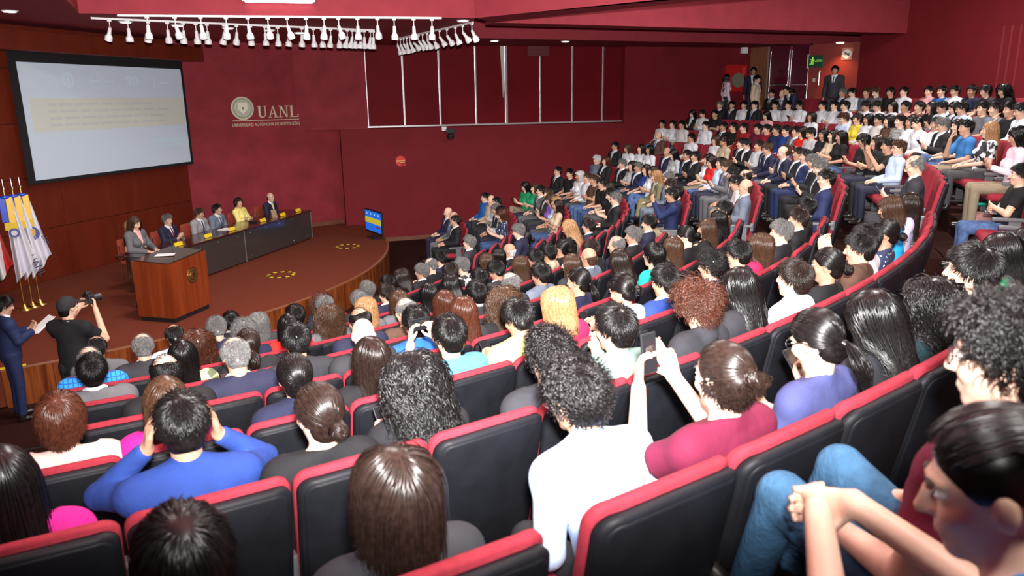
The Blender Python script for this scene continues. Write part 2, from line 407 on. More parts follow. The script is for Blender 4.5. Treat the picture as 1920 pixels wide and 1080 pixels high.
struct(MB().prism([(-17, -9), (18, -9), (18, 34), (-17, 34)], ZU, ZU + .2).build('ceiling_high', mat('ceiling_pale_red', (.30, .07, .075), .8)))
# added, unseen fill panels in the raised bays, and recessed downlights of the low ceiling
def luminaire(x, y, rz, w=1.2, h=.6, e=LIGHT_FILL, col=(1, .95, .90)):  # out-of-view panel added to give ambient fill over the audience
    t = thing('fill_panel', 'flat white fill light panel added in the raised ceiling bay', 'ceiling light', (x, y, ZU), rz, 'added fill panels of the raised bays')
    MB().box((0, 0, -.03), (w, h, .06), bev=.006).build('housing', M_WHITE, t)
    MB().box((0, 0, -.062), (w - .08, h - .08, .006)).build('diffuser', mat('diffuser', (.9, .9, .9), .5, emit=(1, .95, .9), estr=3.0), t)
    l = light('fill_panel_light', 'AREA', (0, 0, -.08), e, col, w - .1, size_y=h - .1); l.parent = t
for (x, y) in ((-3.2, 3.5), (-1.5, 7.5), (-3.6, 10.5), (2.2, 5.0), (1.0, 10.0), (6.5, 6.0), (6.8, 12.0), (9.5, 15.5), (4.0, 14.3), (1.5, 0.5)):
    luminaire(x, y, .4)
def downlight(x, y, px=True, e=45, on=True):
    p = at(x, y, ZC)
    t = thing('downlight', 'round recessed ceiling downlight with bright white disc', 'ceiling light', tuple(p), 0, 'recessed downlights')
    MB().cyl((0, 0, .0), (0, 0, -.02), .13, .115, 24).build('trim_ring', M_WHITE, t, True)
    MB().cyl((0, 0, -.015), (0, 0, -.024), .095, n=24).build('lamp_disc', mat('lamp_disc', (.9, .9, .9), .4, emit=(1, .97, .93), estr=4.0), t)
    l = light('downlight_light', 'SPOT', (0, 0, -.06), e, (1, .93, .85), .08, spot=math.radians(130)); l.parent = t
for p in ((18, 20), (868, 38), (927, 76), (1060, 77), (235, 40), (333, 47), (428, 52), (505, 56), (562, 61)): downlight(*p)
# niche lamp that lights the wall by the exit
t = thing('niche_downlight', 'warm downlight above the exit in the rear corner', 'ceiling light', tuple(FD @ Vector((dx(1575), .35, ZC))))
MB().cyl((0, 0, 0), (0, 0, -.03), .12, .10, 20).build('lamp_disc', mat('warm_disc', (.9, .8, .6), .4, emit=(1, .75, .4), estr=5), t)
l = light('niche_light', 'SPOT', (0, 0, -.08), 90, (1, .62, .30), .05, spot=math.radians(110)); l.parent = t
# ================================================================== SEATS
M_SEATRED = mat('seat_red_fabric', (.26, .022, .036), .85, spec=.2, var=.12, vscale=40, bump=.15, bscale=180)
M_SHELL = mat('seat_black_shell', (.0065, .007, .010), .55, spec=.22, var=.25, vscale=9, bump=.06, bscale=260)
M_ARM = mat('armrest_grey', (.10, .105, .115), .4)
def rrect(hw_top, hw_bot, z0, z1, rad, n=5):
    P = []
    for cx, cz, a0 in ((1, 1, 0), (-1, 1, 90), (-1, 0, 180), (1, 0, 270)):
        hw = hw_top if cz else hw_bot
        for i in range(n + 1):
            a = math.radians(a0 + 90 * i / n)
            P.append((cx * (hw - rad) + rad * math.cos(a), (z1 - rad if cz else z0 + rad) + rad * math.sin(a)))
    return np.array(P)
def slab(P, prof, fmap, cap=(.25, .6)):
    """P outline (n,2); prof [(inset, depth)...] back to front; capped both ends"""
    c = P.mean(0); n = len(P); V = []; F = []
    def inset(d): 
        v = P - c; l = np.hypot(v[:, 0], v[:, 1])[:, None]; return P - v / l * d
    rings = []
    i0, d0 = prof[0]; i1, d1 = prof[-1]
    for s in reversed(cap): rings.append((c + (inset(i0) - c) * (1 - s), d0))
    for i, d in prof: rings.append((inset(i), d))
    for s in cap: rings.append((c + (inset(i1) - c) * (1 - s), d1))
    for Q, d in rings: V += [fmap(x, z, d) for x, z in Q]
    R = len(rings); idx = np.arange(R * n).reshape(R, n); nx = np.roll(idx, -1, 1)
    F = np.stack([idx[:-1], nx[:-1], nx[1:], idx[1:]], -1).reshape(-1, 4)
    V.append(fmap(c[0], c[1], d0)); V.append(fmap(c[0], c[1], d1)); a, b = R * n, R * n + 1
    T = [(idx[0][(i + 1) % n], idx[0][i], a) for i in range(n)] + [(idx[-1][i], idx[-1][(i + 1) % n], b) for i in range(n)]
    return np.array(V), F, np.array(T)
H_BACK = 1.02
def backmap(x, z, d): return (x, (H_BACK - z) * .20 - .045 + .055 * (x / .27) ** 2 + d, z)
V, F, T = slab(rrect(.248, .238, .27, H_BACK - .022, .055), [(.014, -.012), (.0, -.002), (0, .022), (.01, .028)], backmap)
me_shell = mesh_np('backrest_shell', V, [F, T], True); me_shell.materials.append(M_SHELL)
# recessed field inside the rim of the shell
V, F, T = slab(rrect(.232, .222, .29, H_BACK - .040, .045), [(.012, -.0165), (.004, -.0155), (.0, -.012), (0, -.006)], backmap)
me_field = mesh_np('back_panel', V, [F, T], True); me_field.materials.append(M_SHELL)
V, F, T = slab(rrect(.252, .240, .40, H_BACK, .06), [(.010, .024), (0, .032), (0, .055), (.012, .070), (.04, .078)], backmap)
me_cush = mesh_np('back_cushion', V, [F, T], True); me_cush.materials.append(M_SEATRED)
def seatmap(x, y, d): return (x, y, .39 + d - .05 * max(0, (.35 - y)) )
V, F, T = slab(rrect(.232, .232, .115, .60, .06), [(.02, 0), (0, .015), (0, .06), (.015, .085), (.05, .095)], seatmap)
me_seat = mesh_np('seat_cushion', V, [F, T], True); me_seat.materials.append(M_SEATRED)
V, F, T = slab(rrect(.22, .22, .13, .58, .05), [(.03, -.05), (0, -.03), (0, .0)], seatmap)
me_pan = mesh_np('seat_pan', V, [F, T], True); me_pan.materials.append(M_SHELL)
def make_side():
    b = MB()
    b.box((0, .30, .615), (.055, .36, .04), bev=.012); b.box((0, .26, .32), (.035, .12, .58), bev=.006); b.box((0, .27, .012), (.06, .30, .024), bev=.005)
    b.box((0, .135, .60), (.04, .05, .12), bev=.01)
    bmesh.ops.recalc_face_normals(b.bm, faces=b.bm.faces); me = D.meshes.new('side_frame'); b.bm.to_mesh(me); b.bm.free(); me.materials.append(M_ARM); return me
me_side = make_side()
def chair(loc, rz, label, group, end=False):
    t = thing('auditorium_seat', label, 'seat', loc, rz, group)
    sh = obj('backrest_shell', me_shell, None, t); obj('back_panel', me_field, None, sh)
    obj('back_cushion', me_cush, None, t); obj('seat_cushion', me_seat, None, t); obj('seat_pan', me_pan, None, t)
    a = obj('side_frame', me_side, None, t); a.location = (-.262, 0, 0)
    if end: a = obj('side_frame', me_side, None, t); a.location = (.262, 0, 0)
    return t
def face_rot(x, y): return math.atan2(CY - y, CX - x) - math.pi / 2      # turns local +y towards the stage centre
# ================================================================== PEOPLE: shape library
def nrm(v): v = np.asarray(v, float); return v / (np.linalg.norm(v) + 1e-12)
class Vol:
    def __init__(s, lo, hi, h):
        s.lo = np.array(lo, float); s.h = h; s.n = np.ceil((np.array(hi) - s.lo) / h).astype(int) + 1
        s.a = np.full(s.n, .08, np.float32)
        s.ax = [(s.lo[i] + h * np.arange(s.n[i])).astype(np.float32) for i in range(3)]
    def box(s, lo, hi):
        i0 = np.clip(np.floor((np.array(lo) - s.lo) / s.h).astype(int), 0, s.n - 1)
        i1 = np.clip(np.ceil((np.array(hi) - s.lo) / s.h).astype(int) + 1, 1, s.n)
        sl = tuple(slice(a, max(a + 1, b)) for a, b in zip(i0, i1))
        return sl, s.ax[0][sl[0]][:, None, None], s.ax[1][sl[1]][None, :, None], s.ax[2][sl[2]][None, None, :]
    def mix(s, sl, d, k, sub=False):
        a = s.a[sl]
        if sub: s.a[sl] = np.maximum(a, -d) if k <= 0 else (lambda h: a * (1 - h) - d * h + k * h * (1 - h))(np.clip(.5 - .5 * (a + d) / k, 0, 1)); return
        if k <= 0: s.a[sl] = np.minimum(a, d); return
        h = np.clip(.5 + .5 * (a - d) / k, 0, 1)
        s.a[sl] = a * (1 - h) + d * h - k * h * (1 - h)
    def cone(s, a, b, r1, r2, k=.02, sq=1.0, sub=False):
        a = np.array(a, float); b = np.array(b, float); m = max(r1, r2) + k + .03
        sl, X, Y, Z = s.box(np.minimum(a, b) - m, np.maximum(a, b) + m)
        ba = b - a; L = float(ba @ ba) + 1e-9
        x, y, z = X - a[0], Y - a[1], Z - a[2]
        t = np.clip((x * ba[0] + y * ba[1] + z * ba[2]) / L, 0, 1)
        dx, dy, dz = x - t * ba[0], (y - t * ba[1]) / sq, z - t * ba[2]
        d = (np.sqrt(dx * dx + dy * dy + dz * dz) - (r1 + (r2 - r1) * t)) * min(1, (1 + sq) / 2)
        s.mix(sl, d.astype(np.float32), k, sub)
    def ell(s, c, r, R=None, k=.01, sub=False):
        c = np.array(c, float); m = max(r) + k + .03; sl, X, Y, Z = s.box(c - m, c + m)
        x, y, z = X - c[0], Y - c[1], Z - c[2]
        if R is not None: x, y, z = (R[0, i] * x + R[1, i] * y + R[2, i] * z for i in range(3))
        k0 = np.sqrt((x / r[0]) ** 2 + (y / r[1]) ** 2 + (z / r[2]) ** 2)
        k1 = np.sqrt((x / r[0] ** 2) ** 2 + (y / r[1] ** 2) ** 2 + (z / r[2] ** 2) ** 2) + 1e-6
        s.mix(sl, (k0 * (k0 - 1) / k1).astype(np.float32), k, sub)
    def cut(s, p, n, rad=.14):
        p = np.array(p, float); n = nrm(n); sl, X, Y, Z = s.box(p - rad, p + rad)
        d = (X - p[0]) * n[0] + (Y - p[1]) * n[1] + (Z - p[2]) * n[2]
        rr = (X - p[0]) ** 2 + (Y - p[1]) ** 2 + (Z - p[2]) ** 2
        d = np.where(rr < rad * rad, d, -1).astype(np.float32)
        s.a[sl] = np.maximum(s.a[sl], d)
    def mesh(s):
        a = s.a; h = s.h; ins = a < 0
        c = np.zeros(tuple(s.n - 1), np.uint8)
        for i in (0, 1):
            for j in (0, 1):
                for k in (0, 1): c += ins[i:i + s.n[0] - 1, j:j + s.n[1] - 1, k:k + s.n[2] - 1]
        I, J, K = np.nonzero((c > 0) & (c < 8)); n = len(I)
        idx = np.full(c.shape, -1, np.int32); idx[I, J, K] = np.arange(n)
        P = np.zeros((n, 3)); W = np.zeros(n)
        corner = [(0, 0, 0), (1, 0, 0), (0, 1, 0), (1, 1, 0), (0, 0, 1), (1, 0, 1), (0, 1, 1), (1, 1, 1)]
        val = [a[I + p[0], J + p[1], K + p[2]] for p in corner]
        for e0, e1 in ((0, 1), (2, 3), (4, 5), (6, 7), (0, 2), (1, 3), (4, 6), (5, 7), (0, 4), (1, 5), (2, 6), (3, 7)):
            v0, v1 = val[e0], val[e1]; m = (v0 < 0) != (v1 < 0)
            t = np.where(m, v0 / np.where(m, v0 - v1, 1), 0)
            p0 = np.array(corner[e0]); dp = np.array(corner[e1]) - p0
            P += np.where(m[:, None], p0 + t[:, None] * dp, 0); W += m
        V = s.lo + h * (np.stack([I, J, K], 1) + P / W[:, None])
        F = []
        for ax in range(3):
            u, v = (ax + 1) % 3, (ax + 2) % 3
            lo = [slice(None)] * 3; hi = [slice(None)] * 3; lo[ax] = slice(0, -1); hi[ax] = slice(1, None)
            s0 = ins[tuple(lo)]; s1 = ins[tuple(hi)]
            E = np.argwhere(s0 != s1); E = E[(E[:, u] > 0) & (E[:, v] > 0) & (E[:, u] < s.n[u] - 1) & (E[:, v] < s.n[v] - 1)]
            du = np.zeros(3, int); du[u] = 1; dv = np.zeros(3, int); dv[v] = 1
            q = np.stack([idx[tuple((E - du - dv).T)], idx[tuple((E - dv).T)], idx[tuple(E.T)], idx[tuple((E - du).T)]], 1)
            fl = ~s0[tuple(E.T)]; q[fl] = q[fl][:, ::-1]
            F.append(q)
        F = np.concatenate(F); F = F[(F >= 0).all(1)]
        return V, F
def rotm(yaw=0, pit=0, rol=0):          # degrees; pit > 0 looks down
    return np.array((Matrix.Rotation(math.radians(yaw), 3, 'Z') @ Matrix.Rotation(math.radians(-pit), 3, 'X') @ Matrix.Rotation(math.radians(rol), 3, 'Y')))

def pose_joints(pose='lap', female=False, lean=None, yaw=0, pit=0, stand=False, legs='flat', hands=None):
    """joints of a figure whose hip is above the origin, facing +y"""
    J = {'pose': pose, 'female': female, 'stand': stand}
    w = .160 if female else .180
    dl = {'lap': -6, 'fold': -8, 'phone': 2, 'chin': 4, 'photo': 0, 'fwd': 30, 'knees': 30, 'head': 12, 'write': 10, 'bend': 42}.get(pose, 0)
    lean = dl if lean is None else lean
    hz = .93 if stand else .53
    H = np.array([0, 0, hz]); ld = math.radians(lean); up = np.array([0, math.sin(ld), math.cos(ld)]); fw = np.array([0, math.cos(ld), -math.sin(ld)])
    J['H'], J['up'], J['fw'] = H, up, fw
    J['waist'] = H + .17 * up; J['chest'] = H + .33 * up; J['NB'] = H + .485 * up - .012 * fw
    hu = nrm(up + np.array([0, .10, .55])); J['HC'] = J['NB'] + .155 * hu + np.array([0, .012, 0])
    J['R'] = rotm(yaw, pit)
    J['S'] = [H + .425 * up - .01 * fw + np.array([sx * w, 0, 0]) for sx in (-1, 1)]
    cz = H + .0 * up
    def T(x, f, u): return H + np.array([x, 0, 0]) + fw * f + up * u
    A = {'lap': ((.235, .00, .19), (.10, .25, .115), (-.3, .9, -.25), (0, -.25, -.95)),
         'fold': ((.235, .07, .20), (-.02, .19, .235), (-1, .25, .12), (0, -.9, .2)),
         'phone': ((.215, .06, .20), (.065, .27, .27), (-.25, .6, .75), (-.5, -.75, .3)),
         'write': ((.25, .08, .20), (.10, .33, .17), (-.3, .9, -.1), (0, -.2, -.95)),
         'chin': ((.235, .05, .19), (.08, .26, .14), (-.4, .9, 0), (0, -.3, -.95)),
         'photo': ((.215, .19, .30), (.095, .31, .53), (-.25, .25, .93), (-.8, -.5, .2)),
         'fwd': ((.255, .02, .20), (.13, .25, .13), (-.3, .9, -.2), (0, -.3, -.95)),
         'knees': ((.22, .19, .36), (.045, .369, .62), (-.45, .85, .1), (-.85, -.4, .1)),
         'head': ((.30, .16, .42), (.125, .06, .575), (-.15, -.55, .8), (-.95, -.1, .1)),
         'bend': ((.22, .2, .25), (.12, .36, .2), (-.2, .9, -.3), (0, -.3, -.95)),
         'side': ((.23, -.03, .14), (.245, .03, -.10), (0, .15, -1), (-1, 0, 0)),
         'camera': ((.27, .16, .26), (.10, .30, .56), (-.35, .45, .8), (-.8, -.5, .2))}[pose]
    e, wr, d, n = A; J['E'] = []; J['W'] = []; J['hd'] = []; J['hn'] = []
    for sx in (-1, 1):
        q = A
        if pose == 'chin' and sx > 0: q = ((.20, .20, .22), (.055, .20, .475), (-.1, -.25, 1), (-.3, -1, 0))
        if pose == 'fold' and sx > 0: q = ((.235, .07, .20), (.0, .215, .20), (-1, .2, .1), (0, -.9, .3))
        e, wr, d, n = q
        J['E'].append(T(sx * e[0], e[1], e[2])); J['W'].append(T(sx * wr[0], wr[1], wr[2]))
        J['hd'].append(nrm(np.array([sx * d[0], 0, 0]) + d[1] * fw + d[2] * up)); J['hn'].append(nrm(np.array([sx * n[0], 0, 0]) + n[1] * fw + n[2] * up))
    J['hip'] = [H + np.array([sx * .088, 0, -.005]) for sx in (-1, 1)]
    if stand:
        J['K'] = [np.array([sx * .095, .015, .50]) for sx in (-1, 1)]; J['A'] = [np.array([sx * .10, -.01, .085]) for sx in (-1, 1)]
        J['toe'] = [np.array([sx * .125, .15, .035]) for sx in (-1, 1)]
    else:
        J['K'] = [np.array([sx * .115, .43, .53]) for sx in (-1, 1)]; J['A'] = [np.array([sx * .12, .43, .09]) for sx in (-1, 1)]
        J['toe'] = [np.array([sx * .135, .58, .035]) for sx in (-1, 1)]
        if legs == 'up':
            J['K'] = [np.array([sx * .13, .36, .70]) for sx in (-1, 1)]; J['A'] = [np.array([sx * .11, .47, .34]) for sx in (-1, 1)]; J['toe'] = [np.array([sx * .12, .61, .36]) for sx in (-1, 1)]
        if legs == 'mid':
            J['K'] = [np.array([sx * .20, .42, .62]) for sx in (-1, 1)]; J['A'] = [np.array([sx * .17, .50, .22]) for sx in (-1, 1)]; J['toe'] = [np.array([sx * .19, .64, .20]) for sx in (-1, 1)]
        if legs == 'cross':
            J['K'][1] = np.array([-.02, .42, .66]); J['A'][1] = np.array([-.22, .55, .36]); J['toe'][1] = np.array([-.28, .68, .36])
    return J
def add_hand(v, J, i, k=.006):
    sx = -1 if i == 0 else 1
    w = J['W'][i]; d = J['hd'][i]; n = nrm(J['hn'][i] - d * (J['hn'][i] @ d)); lat = np.cross(n, d)
    if lat[0] * sx > 0: lat = -lat                       # thumb side
    curl = {'lap': 24, 'fold': 14, 'phone': 42, 'photo': 38, 'knees': 48, 'head': 10, 'camera': 45, 'side': 18}.get(J['pose'], 22)
    for o in (-.020, .0, .020): v.cone(w + lat * o * .6, w + d * .082 + lat * o * 1.25, .0155, .0135, .012)
    for o, L in ((.030, .068), (.0105, .078), (-.0095, .073), (-.028, .058)):
        p = w + d * .082 + lat * o; a = math.radians(6 + curl * .4)
        for f, r0, r1 in ((.45, .0092, .0088), (.31, .0086, .0080), (.24, .0078, .0068)):
            q = p + (d * math.cos(a) + n * math.sin(a) + lat * o * .9) * L * f
            v.cone(p, q, r0, r1, .004); p = q; a += math.radians(curl)
    p = w + d * .022 + lat * .026; q = p + nrm(d * .7 + lat * .62 + n * .35) * .046; r = q + nrm(d * .9 + lat * .15 + n * .4) * .032
    v.cone(p, q, .0125, .0105, .006); v.cone(q, r, .0100, .0080, .003)
HEADC = np.array([0, -.012, .025]); HEADR = np.array([.0745, .0945, .0915])
def add_head(v, J):
    R = J['R']; c = J['HC']; f = lambda x, y, z: c + R @ np.array([x, y, z])
    fem = J['female']
    v.cone(J['NB'] - .03 * J['up'], f(0, -.018, -.055), .056 if not fem else .049, .054 if not fem else .047, .02)
    v.ell(f(*HEADC), HEADR, R, .02)
    v.ell(f(0, .026, -.045), (.0565 if not fem else .053, .062, .072), R, .025)
    v.ell(f(0, .060, -.098), (.026, .022, .019), R, .02)
    for sx in (-1, 1):
        v.ell(f(sx * .036, .058, -.028), (.026, .026, .024), R, .015)
        v.cone(f(sx * .012, .0845, .026), f(sx * .043, .072, .027), .0085, .007, .010)
        v.ell(f(sx * .0315, .097, .0075), (.015, .013, .010), R, .008, sub=True)
        v.ell(f(sx * .0755, -.006, -.006), (.0085, .020, .032), R, .006)
    v.cone(f(0, .084, .018), f(0, .106, -.027), .0085, .0115, .008)
    for sx in (-1, 1): v.ell(f(sx * .011, .094, -.030), (.008, .010, .0075), R, .006)
    v.cone(f(-.016, .0815, -.060), f(.016, .0815, -.060), .008, .008, .008)
    v.cone(f(-.013, .0795, -.072), f(.013, .0795, -.072), .008, .008, .006)
def ball_np(c, r, R, n=8):
    th = np.linspace(0, math.pi, n); ph = np.arange(n * 2) * math.pi / n
    P = np.stack([np.outer(np.sin(th), np.cos(ph)), np.outer(np.sin(th), np.sin(ph)), np.outer(np.cos(th), np.ones(n * 2))], -1).reshape(-1, 3)
    P = P * np.array(r); P = P @ np.asarray(R).T + c
    idx = np.arange(n * 2 * n).reshape(n, n * 2); nx = np.roll(idx, -1, 1)
    return P, np.stack([idx[:-1], idx[1:], nx[1:], nx[:-1]], -1).reshape(-1, 4)
def join(parts):
    V = []; F = []; mi = []; b = 0
    for P, Q, m in parts: V.append(P); F.append(Q + b); mi.append(np.full(len(Q), m)); b += len(P)
    return np.concatenate(V), F, mi
def torso(v, J, g, fem):
    H, up, fw, W, C, NB = J['H'], J['up'], J['fw'], J['waist'], J['chest'], J['NB']
    if fem:
        v.cone(H - .02 * up, W, .150 + g, .118 + g, .03, .74); v.cone(W, C, .118 + g, .130 + g, .03, .72)
        for sx in (-1, 1): v.ell(C + fw * .075 + up * -.03 + np.array([sx * .065, 0, 0]), (.062 + g, .060 + g, .062 + g), None, .03)
    else:
        v.cone(H - .02 * up, W, .148 + g, .142 + g, .03, .76); v.cone(W, C, .142 + g, .152 + g, .03, .70)
        v.cone(C - up * .03 + np.array([-.06, 0, 0]) + fw * .02, C - up * .03 + np.array([.06, 0, 0]) + fw * .02, .085 + g, .085 + g, .03)
    v.cone(J['S'][0] * .86 + J['S'][1] * .14, J['S'][1] * .86 + J['S'][0] * .14, .064 + g, .064 + g, .045)
    for i in (0, 1):
        v.cone(NB + up * .015, J['S'][i], .046 + g * .6, .052 + g, .03); v.cone(C, J['S'][i], .105 + g * .5, .062 + g, .04, .8)
def arm(v, J, i, g, upto=1.0, k=.025):
    S, E, Wr = J['S'][i], J['E'][i], J['W'][i]
    fr = .9 if J['female'] else 1.0
    if upto >= 1: v.cone(S, E, .052 * fr + g, .041 * fr + g, k); v.cone(E, Wr, .041 * fr + g, .027 * fr + g * .9, .012)
    else:
        e = S + (E - S) * upto; v.cone(S, e + (E - S) * .12, .054 * fr + g, .049 * fr + g * 1.4, k); v.cut(e, E - S, .11)
BB = {}
def bounds(J):
    P = [J[k] for k in ('H', 'NB', 'HC')] + J['S'] + J['E'] + J['W'] + J['K'] + J['A'] + J['toe']
    P += [J['W'][i] + J['hd'][i] * .2 for i in (0, 1)]
    P = np.array(P); return P.min(0) - .22, P.max(0) + .22
BODYC = {}
def body_mesh(J, h, key):
    lo, hi = bounds(J); v = Vol(lo, hi, h); torso(v, J, -.022, J['female'])
    for i in (0, 1): arm(v, J, i, 0.0)
    for i in (0, 1): add_hand(v, J, i)
    add_head(v, J)
    V, F = v.mesh(); parts = [(V, F, 0)]
    R = J['R']; c = J['HC']; f = lambda x, y, z: c + R @ np.array([x, y, z])
    for sx in (-1, 1):
        P, Q = ball_np(f(sx * .0315, .0745, .0085), (.0140, .0120, .0062), R); parts.append((P, Q, 1))
        P, Q = ball_np(f(sx * .0315, .0830, .0085), (.0062, .0052, .0058), R); parts.append((P, Q, 2))
        P, Q = ball_np(f(sx * .0315, .0880, .0290), (.0165, .0050, .0042), R @ rotm(sx * -14, 0, sx * 6)); parts.append((P, Q, 3))
    P, Q = ball_np(f(0, .0865, -.0655), (.0190, .0058, .0075), R); parts.append((P, Q, 4))
    V, F, mi = join(parts)
    me = mesh_np('body_' + key, V, F, True, mi)
    for m in (M_SKIN, M_EYE, M_IRIS, M_BROW, M_LIP): me.materials.append(m)
    return me
def to_mesh(v, name, m):
    V, F = v.mesh(); me = mesh_np(name, V, [F], True); me.materials.append(m); return me
def top_parts(J, kind, h):
    """clothing of the upper body: list of (part name, mesh, colour slot)"""
    lo, hi = bounds(J); fem = J['female']; out = []
    up, fw, NB, H = J['up'], J['fw'], J['NB'], J['H']
    v = Vol(lo, hi, h); g = {'j': .020, 'k': .018}.get(kind, .010)
    torso(v, J, g, fem)
    for i in (0, 1):
        if kind in ('t', 'd'): arm(v, J, i, g, .62 if kind == 't' else .80)
        else:
            arm(v, J, i, g); v.cut(J['W'][i] - nrm(J['W'][i] - J['E'][i]) * (.015 if kind == 'j' else .005), J['W'][i] - J['E'][i], .07)
    if kind in ('s',):                                   # turned-down collar round the neck
        v.cone(NB + up * .0, NB + up * .055 + fw * .006, .068, .061, .006)
        v.cut(NB + up * .050 + fw * .01, up * .9 + fw * .42, .10)
    elif kind == 'k':
        v.cone(NB - fw * .035 + up * .0, NB + up * .03 - fw * .03, .075, .06, .02); v.cut(NB + up * .040, up * .9 + fw * .45, .12)
    else: v.cut(NB + up * (.020 if kind != 'j' else .026) + fw * .01, up * .85 + fw * (.5 if kind != 't' else .35), .13)
    v.cut(H - up * .10, -up, .30)
    if kind == 'j':
        sl, X, Y, Z = v.box(NB - np.array([.12, .05, .40]), NB + np.array([.12, .40, .10]))
        u = (Y - NB[1]) * up[1] + (Z - NB[2]) * up[2]; ff = (Y - NB[1]) * fw[1] + (Z - NB[2]) * fw[2]
        wd = np.clip((u + .30) / .30, 0, 1.2) * .058
        d = np.where(ff > .015, np.abs(X) - wd, .05).astype(np.float32)
        v.a[sl] = np.maximum(v.a[sl], -d)
    out.append(({'j': 'jacket', 's': 'shirt', 't': 't_shirt', 'd': 'blouse', 'k': 'sweater'}[kind], to_mesh(v, 'top', None), 0))
    if kind == 'j':
        v = Vol(NB - np.array([.16, .20, .42]), NB + np.array([.16, .36, .14]), min(h, .010)); torso(v, J, .007, fem)
        v.cone(NB - up * .01, NB + up * .062 + fw * .006, .066, .060, .006); v.cut(NB + up * .052 + fw * .01, up * .92 + fw * .4, .10)
        sl, X, Y, Z = v.box(v.lo, v.lo + v.h * v.n)
        u = (Y - NB[1]) * up[1] + (Z - NB[2]) * up[2]; ff = (Y - NB[1]) * fw[1] + (Z - NB[2]) * fw[2]
        d = np.maximum(np.abs(X) - (.03 + np.clip((u + .32) / .32, 0, 1) * .05), np.maximum(-u - .34, .0 - ff))
        col = np.maximum(np.hypot(X, ff) - .075, -u - .03)
        v.a[sl] = np.maximum(v.a[sl], np.minimum(d, col).astype(np.float32))
        # where the front of the shirt lies, for the tie
        ys = []
        for uu in np.linspace(-.01, -.29, 7):
            best = 0
            for f_ in np.arange(.02, .24, .005):
                q = NB + up * uu + fw * f_; i = np.round((q - v.lo) / v.h).astype(int)
                if (i >= 0).all() and (i < v.n).all() and v.a[tuple(i)] < 0: best = f_
            ys.append(best)
        out.append(('shirt_front', to_mesh(v, 'shirt_front', None), 1))
        P = []; wds = (.020, .014, .018, .023, .027, .030, .032)
        for uu, y, w_ in zip(np.linspace(-.01, -.29, 7), ys, wds):
            for s in (-1, 1): P.append(NB + up * uu + fw * (y + .004) + np.array([s * w_, 0, 0])); P.append(NB + up * uu + fw * (y + .014) + np.array([s * w_ * .8, 0, 0]))
        Q = []
        for i in range(6):
            a = 4 * i; b = a + 4; Q += [(a + 1, a + 3, b + 3, b + 1), (a, a + 1, b + 1, b), (a + 3, a + 2, b + 2, b + 3), (a + 2, a, b, b + 2)]
        Q += [(0, 2, 3, 1), (24, 25, 27, 26)]
        out.append(('tie', mesh_np('tie', np.array(P), [np.array(Q)], True), 2))
    return out
def leg_parts(J, h, skirt=False):
    lo, hi = bounds(J); lo = lo.copy(); lo[2] = -.05; v = Vol(lo, hi, h); H, up = J['H'], J['up']
    fem = J['female']
    v.cone(H + np.array([-.05, 0, -.01]), H + np.array([.05, 0, -.01]), .118, .118, .03); v.cone(H, H * .6 + J['waist'] * .4, .112, .095, .04, .8)
    for i in (0, 1):
        v.cone(J['hip'][i], J['K'][i], .090 if not fem else .088, .064, .02); v.cone(J['K'][i], J['A'][i], .062, .050, .012)
        v.cut(J['A'][i] + nrm(J['K'][i] - J['A'][i]) * .0, J['A'][i] - J['K'][i], .09)
    tr = to_mesh(v, 'trousers', None)
    shoes = []
    for i in (0, 1):
        A, t = J['A'][i], J['toe'][i]; d = t - A; d[2] = 0
        v = Vol(np.minimum(A, t) - .08, np.maximum(A, t) + .08, .010)
        v.cone(A + np.array([0, -.01, -.005]), A + np.array([0, 0, -.045]), .043, .040, .015); v.cone(A + np.array([0, -.025, -.052]), np.array([t[0], t[1], t[2]]), .036, .031, .012)
        shoes.append(('shoe', to_mesh(v, 'shoe', None), 1))
    return [('trousers', tr, 0)] + shoes

